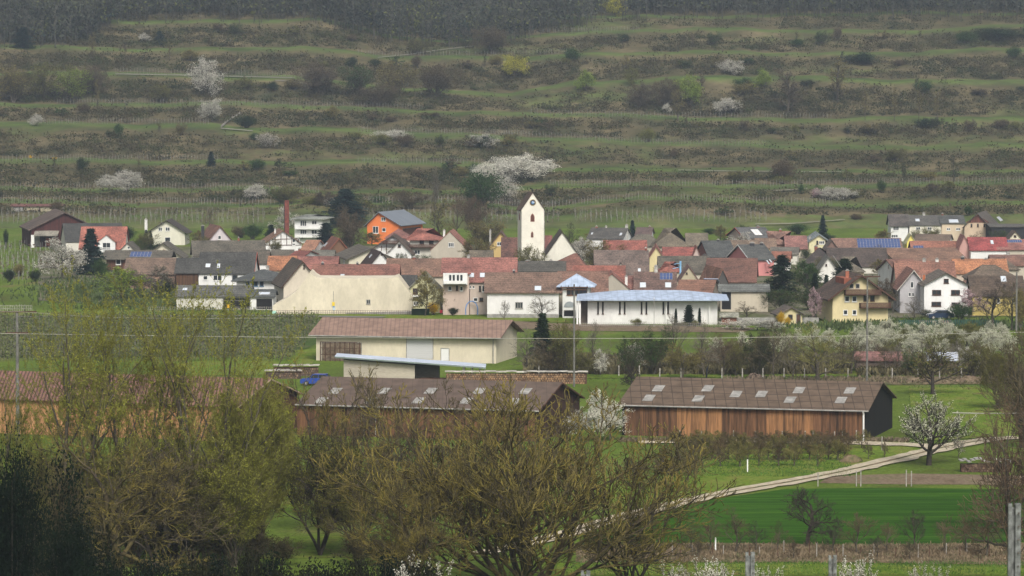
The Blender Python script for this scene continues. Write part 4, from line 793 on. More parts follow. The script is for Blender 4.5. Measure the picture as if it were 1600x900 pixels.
onroof(h, 1182, 363, 12, 9, WHITE, 'solar_panel', rows=2, cols=2)
h = hs('rusty pyramid roof with lower wings right of centre in the back row', 1206, 1230, 1232, 381, 362, 402, g='r', dep=9, wall=(.34,.2,.16), roof=(.27,.13,.10), hip=1, hipnear=1, chim=[(1219,359,4)])
hs('low orange-brown roof joined left of the rusty pyramid roof', 1183, 1212, 1213, 388, 373, 404, g='r', dep=9, wall=YE, roof=(.24,.14,.10))
hs('pinkish red roof right of the rusty pyramid roof', 1229, 1260, 1261, 389, 369, 404, g='r', dep=9, wall=BG, roof=(.30,.12,.105))
hs('flat speckled brown roof left of the low orange-brown roof', 1136, 1183, 1184, 388, 376, 405, g='r', dep=8, wall=BG, roof=(.22,.14,.10), chim=[(1170,374,3,None,CH_GREY)])
h = hs('yellow house with grey side roof and brown shutters near the column spruce', 1264, 1296, 1300, 378, 367, 396, g='l', dep=18, wall=(.62,.58,.36), roof=(.22,.24,.26), ov=.5, wins=[('l',1284,379,9,5,WHITE,3),('l',1277,379,3,6,TRIM),('l',1291,379,3,6,TRIM)], chim=[(1265,370,3,None,CH_GREY,.3)])
hs('small orange roof with white gable below the rusty pyramid roof', 1207, 1233, 1242, 408, 394, 424, g='r', dep=11, wall=WH, roof=(.36,.12,.075))
hs('grey-brown roof with white gable above the small orange roof', 1205, 1246, 1254, 398, 387, 414, g='r', dep=11, wall=OW, roof=(.17,.14,.12), ov=.3)
hs('large dark brown hipped roof in the right half of the village', 1254, 1290, 1318, 415, 388, 430, g='r', dep=17, wall=OW, roof=(.085,.06,.056), hip=.3, chim=[(1275,385,5)], sky=[(1284,411,4,5)])
hs('very long dark brown roof behind the dark pine on the right', 1296, 1386, 1388, 416, 388, 428, g='r', dep=13, wall=OW, roof=(.095,.065,.058), chim=[(1321,390,3,None,CH_W)])
h = hs('red-brown roof carrying a wide blue solar array on the right', 1303, 1408, 1409, 390, 373, 408, g='r', dep=9, wall=BG, roof=(.26,.13,.10))
onroof(h, 1373, 380.5, 67, 14, name='solar_panel', rows=4, cols=14, lift=.12)
hs('small brown gable roof left of the solar array', 1288, 1312, 1313, 392, 376, 409, g='l', dep=8, wall=(.2,.13,.11), roof=(.16,.11,.09), sky=[(1301,386,7,4)])
h = hs('long orange-brown roof with beige end gable left of the red house row', 1371, 1401, 1516, 410, 389, 427, g='l', dep=17, wall=(.5,.44,.36), roof=(.26,.13,.09), ov=.3)
h = hs('orange-red roof with a flat blue panel below the yellow gable on the right', 1426, 1500, 1501, 390, 377.5, 409, g='r', dep=8, wall=BG, roof=(.34,.12,.08))
onroof(h, 1435, 386.5, 16, 5, name='solar_panel', rows=1, cols=4)
# top right row
h = hs('white row house with corner bay at the left of the top right row', 1392, 1419, 1421, 353, 335.5, 377, g='r', dep=11, wall=WH, roof=(.115,.09,.085), ov=.4, wins=[('l',1400,357,9,6,None,3),('l',1398,369,10,5,None,3)], chim=[(1410,341,2,None,CH_W)])
h = hs('long white row house with two windows in the middle of the top right row', 1421, 1470, 1471, 352, 337, 377, g='r', dep=11, wall=(.66,.62,.52), roof=(.115,.10,.095), ov=.3, wins=[('l',1434.5,357,7,5,None,2),('l',1452.5,357,7,5,None,2)], sky=[(1433.5,344,7,4)], chim=[(1443,333,4,None,CH_GREY),(1472,334,3)])
h = hs('peach row house with skylight band left of the brown gable barn', 1471, 1507, 1508, 349, 337, 377, g='r', dep=11, wall=(.56,.46,.34), roof=(.10,.095,.095), ov=.3, wins=[('l',1482,358,6,4,None,2),('l',1497,358,7,4,None,2)], sky=[(1490,345.5,15,5)])
h = hs('tall peach house with dark red gable and solar panel on its brown side roof', 1508, 1547, 1574, 354, 334, 378, g='l', dep=18, wall=(.56,.44,.32), roof=(.12,.09,.08), ov=.5, wins=[('l',1518,352,2.5,5,TRIM),('l',1528,352,2.5,5,TRIM),('l',1538,352,2.5,5,TRIM)])
onroof(h, 1562, 342, 14, 9, roofmat((.4,.42,.46),'metal'), 'solar_panel')
mb = MB(); 
p, d, n = facepos(h, 'l', 1508.5, 348); q_, _, _ = facepos(h, 'l', 1546, 348); r_, _, _ = facepos(h, 'l', 1528, 335.5); mb.prism([p + n*.01, q_ + n*.01, r_ + n*.01], n*.05); part('gable_cladding', mb, [woodmat((.2,.08,.06))], h.o)
h = hs('open dark shed with flat brown roof at the far right edge', 1549, 1640, 1641, 355, 351, 380, g='r', dep=14, wall=(.03,.03,.032), roof=(.13,.11,.10), ov=.4, name='shed', cat='shed', D=905)
hs('bright yellow tiny gable left of the brown roof on the right', 1417, 1430, 1431, 378, 367, 397, g='l', dep=7, wall=(.72,.62,.16), roof=YE)
hs('brown roof with half-white end gable right of the yellow tiny gable', 1430, 1482, 1500, 379, 367, 397, g='r', dep=15, wall=(.55,.55,.52), roof=(.19,.12,.09), ov=.3)
h = hs('white walled house with vivid crimson roof at the right edge of the village', 1517, 1574, 1575, 391, 371.5, 412, g='r', dep=10, wall=WH, roof=(.36,.06,.06), ov=.3, sky=[(1550,378.5,5,6)])
hs('narrow salmon gable left of the vivid crimson roof', 1499, 1515, 1516, 387, 369, 411, g='l', dep=9, wall=(.5,.3,.26), roof=(.42,.16,.13))
h = hs('salmon-red roof with a narrow solar strip right of the crimson roof', 1560, 1640, 1641, 390, 375, 412, g='r', dep=9, wall=BG, roof=(.36,.13,.11)); onroof(h, 1583, 377, 27, 4, name='solar_panel', rows=1, cols=8)
hs('little cream gable with brown bargeboards above the salmon-red roof', 1576, 1597, 1598, 374, 362, 396, g='l', dep=7, wall=CR, roof=(.15,.09,.07), wins=[('l',1586,369,4,3,TRIM)])
hs('low red-brown roof below the white-walled crimson house', 1551, 1640, 1641, 412, 399, 432, g='r', dep=8, wall=BG, roof=(.24,.11,.09), chim=[(1575,395,4.5,None,CH_GREY)])
hs('grey-brown roof left of the low red-brown roof on the right', 1525, 1592, 1593, 421, 405, 441, g='r', dep=8, wall=BG, roof=(.17,.12,.09), hip=.6)
h = hs('vivid orange tiled roof with three small chimneys on the right', 1494, 1574, 1575, 427, 405.5, 446, g='r', dep=10, wall=(.5,.42,.34), roof=(.48,.17,.075), chim=[(1504,402,5,None,CH_D),(1540,405,5,None,CH_D),(1557,408,4,None,CH_GREY)])
hs('brown tiled roof below the vivid orange roof', 1516, 1594, 1595, 437, 415, 466, g='r', dep=11, wall=BG, roof=(.17,.115,.085), hip=.5, hipnear=.7)
hs('small rusty gable roof at the far right below the vivid orange roof', 1576, 1640, 1641, 415, 403, 438, g='r', dep=8, wall=BG, roof=(.25,.11,.08))
# front right
h = hs('long rust-orange roof behind the grey and white front gables', 1404, 1494, 1495, 452, 409, 470, g='r', dep=13, wall=BG, roof=(.30,.12,.085), chim=[(1444,405,5,None,CH_GREY),(1464,405,5,None,CH_W)])
h = hs('grey rendered gable house left of the white gable house', 1406, 1449, 1450, 449, 423, 490, g='l', dep=12, wall=(.42,.41,.42), roof=(.28,.115,.085), ov=.5, verge=mat('pale_verge',(.55,.52,.46),.8), wins=[('l',1425,445,5,10,WHITE),('l',1435.5,442,3,5,WHITE),('l',1439,442,2.5,5,WHITE),('l',1421.5,460,4,6,WHITE),('l',1426.5,460,3,6,WHITE)])
door(h, 'l', 1443.5, 440, 4.5, 22, mat('orange_render',(.5,.16,.07),.9), 'panel')
hs('rust roof with tiny white gable left of the grey rendered gable', 1383, 1403, 1440, 427, 406, 458, g='l', dep=14, wall=WH, roof=(.24,.10,.075), ov=.4, wins=[('l',1386.5,417,2,8,WHITE)])
h = hs('bright white gable house with paired dark windows facing the orchard', 1444, 1512, 1513, 445, 427, 494, g='l', dep=12, wall=(.74,.74,.73), roof=(.16,.12,.10), ov=.5, wins=[('l',1478.5,439,7.5,7,TRIM),('l',1463.5,457,14,8,TRIM,2),('l',1493,457,14,8,TRIM,2),('l',1463,475,15,7,TRIM,2),('l',1493.5,476,14,7,TRIM,2)])
hs('low brown roof right of the white gable house', 1512, 1526, 1527, 455, 439, 480, g='r', dep=8, wall=(.45,.2,.14), roof=(.26,.12,.09))
h = hs('shadowy brown-roofed house behind bare trees at the right edge', 1520, 1600, 1604, 462, 432, 494, g='r', dep=12, wallm=mat('ochre_wall', (.45,.36,.12), .9, .2), roof=(.12,.075,.055), sky=[(1568,436,9,9)], wins=[('l',1560,470,5,7),('l',1584,470,5,7)])
h = hs('yellow three-storey house with broad brown gable roof and two dark balconies', 1286, 1301, 1389, 463, 430.5, 504, g='r', dep=12, wall=(.62,.53,.31), roof=(.11,.065,.05), ov=1.0, th=.25, verge=TRIM, wins=[('r',1330.5,447,7,8,mat('beige_shutter',(.5,.44,.38),.8)),('r',1340,447,7,8,mat('beige_shutter',(.5,.44,.38),.8)),('r',1323.5,467,7.5,9,WHITE),('r',1335,467,7.5,9,WHITE),('r',1353,466,8,9,TRIM),('r',1363,466,7,9,TRIM),('r',1321,488,7,8,WHITE),('r',1335,488,7,8,WHITE)], chim=[(1324,423,5.5,None,mat('orange_brick',(.4,.15,.09),.9),.35)])
balcony(h, 'r', 1347, 456, 57, 9, None, 1.2); balcony(h, 'r', 1366, 476.5, 48, 9, None, 1.2)
mb = MB(); p0, n_, up_ = slope(h); 
q = h.C + h.U*1.5 + h.V*2.2; mb.box(Vector((q.x, q.y, h.ze+1.1)), h.U*6.5, h.V*2.4, (0,0,1.7)); dm = part('dormer', mb, [mat('rust_cladding', (.3,.1,.06), .9)], h.roof)
h = hs('white gable house beside the dark pine on the right', 1279, 1310, 1314, 424, 402, 442, g='l', dep=13, wall=(.68,.67,.62), roof=(.17,.15,.13), ov=.5, wins=[('l',1291,414,2.5,3,TRIM)], sky=[(1308,409,5,5)])
hs('greyish brown hipped roof behind the dark pine', 1308, 1350, 1352, 424, 402, 437, g='r', dep=10, wall=(.4,.33,.22), roof=(.18,.14,.105), hip=.8)
h = hs('small yellow garden shed with brown roof beside the forsythia', 1213, 1219, 1254, 491, 480.5, 507, g='r', dep=6, wall=(.55,.48,.28), roof=(.14,.10,.085), ov=.5, name='garden_shed', cat='shed', group=None, wins=[('r',1235,495,7,7,TRIM)], doors=[('r',1247.5,498,6,14)])
h = hs('low shed with reddish flat roof under the blossom orchard hedge right', 1441, 1484, 1485, 507.5, 503.5, 517, g='r', dep=4, wall=(.05,.05,.045), roof=(.28,.13,.11), ov=.4, name='garden_shed', cat='shed', group=None, D=612)
h = hs('low orchard hut with faded red roof behind bare trees on the right', 1338, 1408, 1410, 563, 551, 582, g='r', dep=5, wallm=mat('mud_wall',(.13,.10,.08),.95), roof=(.30,.12,.11), ov=.3, name='garden_shed', cat='hut', group=None, wins=[('l',1385,577,6,7,WHITE)])
h = hs('small open hut with pale blue sheet roof in the orchard on the right', 1452, 1494, 1499, 563, 552, 583, g='r', dep=5, wallm=mat('hut_boards',(.10,.07,.05),.95), roof=(.48,.52,.6), rk='metal', ov=.3, name='garden_shed', cat='hut', group=None)
h = hs('brick-red brown box shed at the right end of the hall', 1128, 1151, 1152, 495, 492.5, 508, g='r', dep=4, wall=(.2,.08,.05), roof=(.4,.36,.3), ov=.4, name='garden_shed', cat='shed', group=None)
# ---------------------------------------------------------------- middle distance: barns, lean-to, log stacks
WB = mat('orange_larch_boards', (.34,.17,.075), .9, 0, .9, rgb2=(.06,.034,.02), fine=.35, stretch=(2.4,2.4,.1), mixpos=(.34,.58))
WB2 = mat('weathered_larch_boards', (.185,.092,.046), .9, 0, 1.1, rgb2=(.032,.02,.013), fine=.35, stretch=(2.4,2.4,.1), mixpos=(.34,.6))
WB3 = mat('light_larch_boards', (.46,.25,.12), .9, 0, .8, rgb2=(.2,.09,.04), fine=.3, stretch=(2.4,2.4,.08), mixpos=(.3,.6))
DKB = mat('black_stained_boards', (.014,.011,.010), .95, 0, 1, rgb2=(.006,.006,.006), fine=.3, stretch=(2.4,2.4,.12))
BB = mat('brown_gable_boards', (.09,.045,.03), .95, 0, 1, rgb2=(.03,.018,.014), fine=.3, stretch=(2.4,2.4,.12))
RS = sheetroof('brown_fibre_cement_sheets', (.115,.082,.058), gap=1.15, line=.08, dark=.48); RS2 = sheetroof('old_brown_sheets', (.108,.078,.062), gap=1.15, line=.05, dark=.75, horiz=False)
RC = sheetroof('corrugated_red_sheets', (.20,.105,.082), gap=.42, line=.42, dark=.4, horiz=False); RP = sheetroof('pink_corrugated_sheets', (.24,.16,.125), gap=.62, line=.25, dark=.75, horiz=False)
TRANSL = mat('translucent_roof_sheet', (.80,.80,.84), .4, .06, 2)
def panelwall(h, face, px0, px1, m):
    p, d, n = facepos(h, face, px0, 665); q, _, _ = facepos(h, face, px1, 665); mb = MB(); p.z = h.z0; q.z = h.z0
    w = (q - p).length; mb.box(p + n*.004, q - p, n*.05, (0,0,h.ze - h.z0 - .12)); k = int(w / .5)
    for i in range(k): mb.box(p + (q-p)*(i/k) + n*.056, (q-p).normalized()*.05, n*.03, (0,0,h.ze - h.z0 - .13))
    return part('board_panel', mb, [m], h.o)
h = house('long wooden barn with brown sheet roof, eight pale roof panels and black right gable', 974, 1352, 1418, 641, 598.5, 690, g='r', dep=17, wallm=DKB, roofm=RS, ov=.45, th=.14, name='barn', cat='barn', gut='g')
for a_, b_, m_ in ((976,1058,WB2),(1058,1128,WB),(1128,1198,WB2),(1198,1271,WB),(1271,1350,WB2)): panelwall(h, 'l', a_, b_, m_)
for x_, y_ in ((1029,607),(1014,622),(1106,607),(1091,623),(1150,616),(1190,616),(1248.5,610),(1234.5,625),(1328,610.5),(1314,625.5)): onroof(h, x_, y_, 15, 9.5, TRANSL, 'roof_panel', frame=False)
mb = MB(); p, d, n = facepos(h, 'l', 1350, 660); mb.tube(Vector((p.x,p.y,0))+n*.3, Vector((p.x,p.y,h.ze-.5))+n*.3, .1); mb.tube(Vector((p.x,p.y,h.ze-.5))+n*.3, Vector((p.x,p.y,h.ze-.1))+n*.55, .1); part('downpipe', mb, [WHITE], h.o)
h = house('wooden barn with old brown roof and pale roof panels half hidden by the walnut tree', 462, 838, 910, 641, 599, 690, g='r', dep=17, wallm=BB, roofm=RS2, ov=.45, th=.14, name='barn', cat='barn', gut='g', verge=TRIM)
panelwall(h, 'l', 464, 836, WB2)
for x_, y_ in ((524,611),(502,626),(601,611),(580,626),(673,611),(654,626),(749,611),(728,626.5),(821,611.5),(804,627)): onroof(h, x_, y_, 15, 9, TRANSL, 'roof_panel', frame=False)
for x_ in (566, 590): door(h, 'l', x_, 668, 5, 38, mat('pale_post',(.42,.36,.28),.9), 'post')
h = house('wooden barn with corrugated dark red roof and orange board walls behind the willows', -90, 368, 452, 634, 593, 690, g='r', dep=17, wallm=mat('gable_boards_brown', (.2,.1,.055), .9, 0, 1, rgb2=(.07,.035,.025), fine=.3, stretch=(2.4,2.4,.12)), roofm=RC, ov=.5, th=.14, name='barn', cat='barn', verge=mat('pale_wood_verge',(.4,.3,.22),.9))
panelwall(h, 'l', -88, 366, WB3)
h = house('beige storage barn with pink corrugated roof and grey roller door', 490, 775, 808, 526, 501.5, 568, g='r', dep=13, wallm=wallmat((.62,.56,.43)), roofm=RP, ov=.9, th=.15, name='storage_barn', cat='barn', gut='g')
door(h, 'l', 656, 543, 41, 35, mat('roller_door', (.5,.5,.5), .6, .05, 3, stretch=(.1,.1,4)), 'roller_door'); door(h, 'l', 695.5, 554, 12, 19, WHITE); door(h, 'l', 534, 552, 62, 33, mat('dark_rack', (.22,.17,.12), .9, .3, 2), 'open_bay')
for x0_, x1_ in ((597,625),(690,768)):
    mb = MB(); p, d, n = facepos(h, 'l', x0_, 528.5); q, _, _ = facepos(h, 'l', x1_, 528.5); mb.box(p + n*.003, q - p, n*.03, (0,0,.22)); part('vent_band', mb, [DARK], h.o)
mb = MB(); p, d, n = facepos(h, 'l', 771, 540); mb.tube(Vector((p.x,p.y,0))+n*.2, Vector((p.x,p.y,h.ze))+n*.2, .07); part('downpipe', mb, [CONC], h.o)
mb = MB()
for k_ in range(9): q, d, n = facepos(h, 'l', 503+k_*7.6, 552); mb.box(Vector((q.x,q.y,0)) + n*.9, d*.12, n*.12, (0,0,2.7))
for zz in (.9,1.8,2.65): q, d, n = facepos(h, 'l', 503, 552); mb.box(Vector((q.x,q.y,zz)) + n*.92, d*5.4, n*.08, (0,0,.08))
solo('drying_rack', mb, TRIM, 'tall brown slatted rack against the beige storage barn', 'rack', (q.x, q.y, 0))
# lean-to with thin pale roof
D = DG(598); q = P(537, 598, D); o = thing('lean_to', 'open block-walled lean-to with thin pale blue roof slanting down to the right', 'shelter', (q.x, D, 0))
zl, zr_ = Z(558, D), Z(574, D); x0, x1, xr = q.x, P(648,598,D).x, P(757,598,D).x
mb = MB(); zA, zB = Z(562, D), Z(570.5, D); mb.prism([(x0,D,-.05),(x1,D,-.05),(x1,D,zB),(x0,D,zA)], (0,.25,0)); mb.prism([(x0+.01,D+.26,-.05),(x0+.01,D+5.5,-.05),(x0+.01,D+5.5,zA),(x0+.01,D+.26,zA)], (.25,0,0)); mb.prism([(x1-.25,D+.26,-.05),(x1-.25,D+5.5,-.05),(x1-.25,D+5.5,zB-.02),(x1-.25,D+.26,zB-.02)], (.25,0,0)); mb.prism([(x0,D+5.4,-.05),(P(686,598,D).x,D+5.4,-.05),(P(686,598,D).x,D+5.4,zB-.2),(x0,D+5.4,zA-.1)], (0,.2,0))
part('wall', mb, [mat('concrete_blocks', (.40,.36,.29), .95, .1, .5, fine=.15, stretch=(.5,.5,3))], o)
a_ = P(523,558.5,D-.8); b_ = P(759,575.5,D-.8); bk = Vector((0,6.5,-.1))
mb = MB(); mb.prism([a_, b_, b_+Vector((0,0,.2)), a_+Vector((0,0,.2))], bk); part('roof', mb, [roofmat((.50,.56,.66),'metal')], o)
mb = MB(); mb.prism([a_-Vector((0,.06,.05)), b_-Vector((0,.06,.05)), b_+Vector((0,-.06,.14)), a_+Vector((0,-.06,.14))], (0,.055,0)); part('fascia', mb, [mat('green_grey_fascia',(.17,.21,.19),.7)], o)
for x_, w_ in ((724.5,.3),(737.5,.16),(750,.2),(757,.12)):
    for dy in (0, 5):
        mb = MB(); q = P(x_, 598, D); mb.cbox((q.x, D+dy-.2, -.05), w_, w_, Z(574, D)+.08-.05); part('post', mb, [mat('pale_concrete_post',(.42,.4,.34),.9)], o)
        if x_ > 724.5 and dy: pass
# split log stacks
ENDS = mat('cut_log_ends', (.38,.24,.13), .9, 0, 3.2, rgb2=(.09,.05,.03), fine=.4, mixpos=(.38,.55)); SHT = mat('pale_tarpaulin', (.5,.47,.42), .7, .3, 1)
def stack(label, px0, px1, yb, yt, dep=1.2, cover=True, cm=None, m=None, wob=.1, name='log_stack', seed=1):
    D = DG(yb); x0, x1 = P(px0, yb, D).x, P(px1, yb, D).x; H = Z(yt, D); r = random.Random(seed)
    o = thing(name, label, 'log stack', ((x0+x1)/2, D, 0)); mb = MB(); rad_ = .16; rows = max(2, int(H / (rad_*1.75))); n = int((x1-x0) / (rad_*2))
    mb.box((x0, D+.06, -.02), (x1-x0,0,0), (0,dep-.12,0), (0,0,H-.08), 0)
    for j in range(rows):
        for i in range(n):
            x = x0 + rad_ + i*rad_*2 + (rad_ if j % 2 else 0) + r.uniform(-.03,.03); z = rad_*.8 + j*rad_*1.75
            if x > x1 or z > H: continue
            q = r.uniform(.75, 1.1)*rad_; a0 = r.uniform(0, 6); dd = r.uniform(-.06,.1); k = r.choice((4,5,6))
            mb.prism([(x+q*math.cos(a0+t*6.283/k), D-dd, z+q*math.sin(a0+t*6.283/k)) for t in range(k)], (0,.3,0), 1 if r.random() < .75 else 2)
    part('logs', mb, [TRIM, m or ENDS, mat('grey_log_ends', (.24,.17,.11), .9, .3, 3)], o)
    if cover:
        mb = MB(); k = 14
        for i in range(k):
            a_, b_ = x0-.15 + (x1-x0+.3)*i/k, x0-.15 + (x1-x0+.3)*(i+1)/k; za, zb_ = H + .09 + r.uniform(0, wob), H + .09 + r.uniform(0, wob)
            mb.prism([(a_,D-.25,za),(b_,D-.25,za),(b_,D-.25,za+.09),(a_,D-.25,za+.09)], (0,dep+.4,0))
        part('cover', mb, [cm or SHT], o)
stack('long stack of split firewood under a pale cover behind the middle barn', 697, 917, 600, 583, seed=2)
stack('dark firewood stack under the open end of the lean-to', 655, 700, 598, 590, cover=False, m=mat('dark_log_ends',(.12,.085,.06),.9,.4,3), seed=3)
stack('grey log stack with pale boards left of the blue car', 428, 497, 588, 573, m=mat('old_grey_logs', (.17,.13,.10), .95, .4, 3), seed=4)
stack('low log stack in front of the larger grey one', 415, 470, 592, 581, m=mat('old_brown_logs', (.13,.10,.08), .95, .4, 3), seed=5)
stack('dark firewood stack covered with loose planks on the right meadow', 1502, 1580, 738, 724, m=mat('dark_old_logs', (.12,.08,.055), .95, .4, 3), seed=6, wob=.35, cm=CONC)
# heaps
def heap(label, px, pyb, wpx, hpx, m, name='soil_heap', cat='heap', seed=0):
    p = gp(px, pyb); s = p.y / F; mb = MB(); mb.lump((p.x, p.y, -.02), wpx*s/2, wpx*s/3, hpx*s, seed, n=18, rings=6); solo(name, mb, m, label, cat, (p.x, p.y, 0), smooth=True)
heap('low pale soil heap left of the bare tree on the right', 1437, 596, 46, 8, SOIL, seed=1); heap('long flat pale soil heap between two fence posts', 1490, 597, 40, 5, SOIL, seed=2); heap('pale soil heap at the far right end of the lane', 1515, 596, 36, 9, SOIL, seed=3)
heap('brown brushwood heap beside the orchard hedge', 1179, 594, 26, 11, mat('brushwood', (.13,.095,.07), .95, .5, 3, bump=.8), 'brushwood_heap', 'brush heap', 4); heap('rounded dry grass heap beside the orchard row', 1330, 722, 36, 11, DRY, 'grass_heap', 'grass heap', 5)
# cars
def car(label, px, pyb, lpx, paint, yaw=0, name='parked_car'):
    p = gp(px, pyb); o = thing(name, label, 'car', (p.x, p.y, 0), yaw); L_ = 4.3; W_ = 1.75; lc = Vector((p.x, p.y, 0))
    def pr(pts, y0, y1, mb, m=0): mb.prism([(lc.x+a_, lc.y+y0, b_) for a_, b_ in pts], (0, y1-y0, 0), m)
    body = [(-2.15,.28),(-2.15,.72),(-2.05,.86),(-1.2,.98),(1.55,1.0),(2.05,.9),(2.15,.6),(2.15,.28),(1.72,.26),(1.6,.52),(1.3,.64),(1.0,.52),(.9,.25),(-.95,.25),(-1.05,.52),(-1.35,.64),(-1.62,.52),(-1.74,.26)]
    mb = MB(); pr(body, -W_/2, W_/2, mb); b_ = part('body', mb, [paint], o)
    mb = MB(); pr([(-1.25,.98),(-.55,1.42),(1.05,1.45),(1.7,1.0)], -W_/2+.09, W_/2-.09, mb); cb = part('cabin', mb, [GLASS], o)
    mb = MB(); pr([(-.6,1.40),(-.55,1.46),(1.08,1.49),(1.14,1.42)], -W_/2+.06, W_/2-.06, mb)
    for x_ in (-.9, .2, 1.3): pr([(x_-.05,.98),(x_+.05 + (.35 if x_ < -.5 else 0),1.42),(x_+.12+ (.35 if x_ < -.5 else 0),1.42),(x_+.05,.98)], -W_/2+.07, -W_/2+.12, mb)
    part('car_roof', mb, [paint], o)
    for x_ in (-1.35, 1.3):
        for y_ in (-W_/2+.02, W_/2-.22):
            mb = MB(); mb.tube((lc.x+x_, lc.y+y_, .31), (lc.x+x_, lc.y+y_+.2, .31), .31, n=16); w_ = part('wheel', mb, [CH_D], o)
            mb = MB(); mb.tube((lc.x+x_, lc.y+y_-.012, .31), (lc.x+x_, lc.y+y_+.212, .31), .18, n=12); part('rim', mb, [CONC], w_)
    for y_ in (-.7, .45): mb = MB(); mb.box((lc.x-2.17, lc.y+y_, .6), (.05,0,0), (0,.28,0), (0,0,.14)); part('headlight', mb, [WHITE], o)
    for y_ in (-.75, .5): mb = MB(); mb.box((lc.x+2.12, lc.y+y_, .62), (.05,0,0), (0,.25,0), (0,0,.14)); part('tail_light', mb, [mat('red_lens',(.4,.02,.02),.4)], o)
def paintm(n_, c): 
    m, n, b = newmat(n_); b.inputs['Base Color'].default_value = c4(c); b.inputs['Roughness'].default_value = .3; b.inputs['Coat Weight'].default_value = .5; return m
car('bright blue car parked between the log stack and the lean-to', 497, 602, 40, paintm('blue_paint', (.02,.06,.32)), -.2)
car('dark blue car parked in front of the white gable house', 1469, 498.5, 30, paintm('dark_blue_paint', (.02,.035,.07)), .15)
# utility poles and cables
def pole(label, px, pyb, pyt, r=.14, arms=(), m=None, name='utility_pole', cat='utility pole', D=None):
    p = gp(px, pyb) if D is None else Vector((P(px,500,D).x, D, 0)); H = Z(pyt, p.y); o = thing(name, label, cat, (p.x, p.y, 0)); mb = MB(); mb.tube((p.x,p.y,-.1), (p.x,p.y,H), r, r*.7, 10); part('shaft', mb, [m or POLE], o)
    for (py_, w_) in arms:
        z = Z(py_, p.y); w = w_*p.y/F; mb = MB(); mb.box((p.x-w/2, p.y-.2, z-.07), (w,0,0), (0,.12,0), (0,0,.14), 0); a_ = part('cross_arm', mb, [TRIM], o); mb = MB()
        for k in (-.46,-.2,.2,.46): mb.tube((p.x+w*k, p.y-.14, z+.07), (p.x+w*k, p.y-.14, z+.27), .05, .03, 6)
        part('insulator', mb, [CH_D], a_)
    return p, H
CP_ = mat('concrete_pole', (.17,.165,.15), .95, .2, 1.5, fine=.15)
pole('concrete power pole with two crossarms in front of the left barn', 28, 700, 486, .22, [(487, 62), (520, 36)], CP_)
pole('tall wooden power pole behind the firewood stack', 897, 604, 444, .15, [(449, 44), (452.5, 38)], CP_)
pole('tall power pole rising behind the long barn', 1354.5, 598, 431, .15, [(432, 40)], CP_)
pole('grey lamp pole among bare trees at the right edge', 1588, 520, 425, .17, [], CP_, 'lamp_pole', 'lamp pole')
def cable(label, pts, D, r=.028, m=None):
    """pts px,py at distance D(s)"""
    mb = MB(); Ps = [P(a_, b_, d_) for (a_, b_), d_ in zip(pts, D)]
    for i in range(len(Ps)-1): mb.tube(Ps[i], Ps[i+1], r, n=5)
    solo('cable', mb, m or mat('pale_cable', (.34,.33,.28), .6, .05), label, 'cable', Ps[0])
cable('long pale overhead cable crossing the whole valley', [(-60,520),(0,521),(200,524),(400,526.5),(650,528.5),(897,529)], [405,405,410,415,420,425], .03); cable('right span of the pale overhead cable above the orchard', [(897,529),(1100,528.5),(1354,524.5),(1480,521.5),(1660,518)], [425,428,430,432,435], .03)
cable('short pale cable entering the bare trees at the right edge', [(1488,645),(1530,646),(1570,646),(1670,644)], [330]*4, .05)
cable('thin overhead wire across the left vineyard', [(-60,487),(30,487),(160,496),(300,498),(430,497)], [405]*5, .018)
# fence stakes, vine posts
STK = mat('grey_stakes', (.33,.31,.28), .9, .2, 2); 
def stake(px, pyb, hpx, w, label, group, name='fence_post', cat='post', D=None, z=None, m=None):
    p = gp(px, pyb); s = p.y/F; mb = MB(); mb.cbox((p.x, p.y, p.z-.05), w, w, hpx*s+.05); return solo(name, mb, m or STK, label, cat, p, group=group)
for x_ in (842,905,967,999,1031,1064,1128,1160,1192,1225,1257,1290,1325,1394,1434,1468,1502): stake(x_, 592 if x_ > 1000 else 588, 17, .14, 'thin grey fence post along the lane behind the long barn', 'posts along the lane behind the long barn')
for x_ in (1062,1096,1146,1180,1222,1258,1270,1304,1316,1338): stake(x_, 692+ (x_ % 3), 20, .1, 'thin pale stake along the front of the long barn', 'stakes in front of the long barn')
for x_, h_ in ((1278,22),(1338,24),(1345,26),(1416,26),(1424,24)): stake(x_, 760, h_, .09, 'thin pale stake on the bare soil strip', 'stakes on the soil strip')
stake(1168, 738, 20, .12, 'white post standing in the orchard grass', None, m=WHITE); stake(1118, 862, 22, .12, 'short pale post in the dry verge right of the walnut', None, m=WHITE); stake(1378, 704, 22, .1, 'leaning pale stick below the dark barn gable', None)
def vinepost(px, pyt, wpx, D, label):
    s = D/F; q = P(px, pyt, D); z0 = foreground_z(D); w = wpx*s; o = thing('vine_post', label, 'post', (q.x, D, z0)); mb = MB(); t = w*.16
    mb.cbox((q.x-w*.34, D, z0-.2), w*.3, w*.5, q.z-z0+.2); mb.cbox((q.x+w*.28, D+.01, z0-.2), w*.42, w*.62, q.z-z0+.2); mb.cbox((q.x, D+w*.2, z0-.2), w*.98, w*.14, q.z-z0+.15)
    part('steel_profile', mb, [mat('galvanised_steel', (.20,.21,.205), .6, .3, 12, fine=.2)], o); mb = MB()
    for k in range(5): mb.cbox((q.x+w*.3, D-w*.36, q.z-.12-k*.16), w*.12, w*.12, .02)
    part('wire_notches', mb, [POLE], o)
vinepost(1585, 787, 20, 46, 'tall grey steel vine post close up at the right edge'); vinepost(1172, 863, 15, 52, 'grey steel vine post tip close up below the green field left'); vinepost(1301, 868, 13, 56, 'grey steel vine post tip between the two other close posts'); vinepost(915, 892, 15, 52, 'barely visible steel post tip below the walnut')
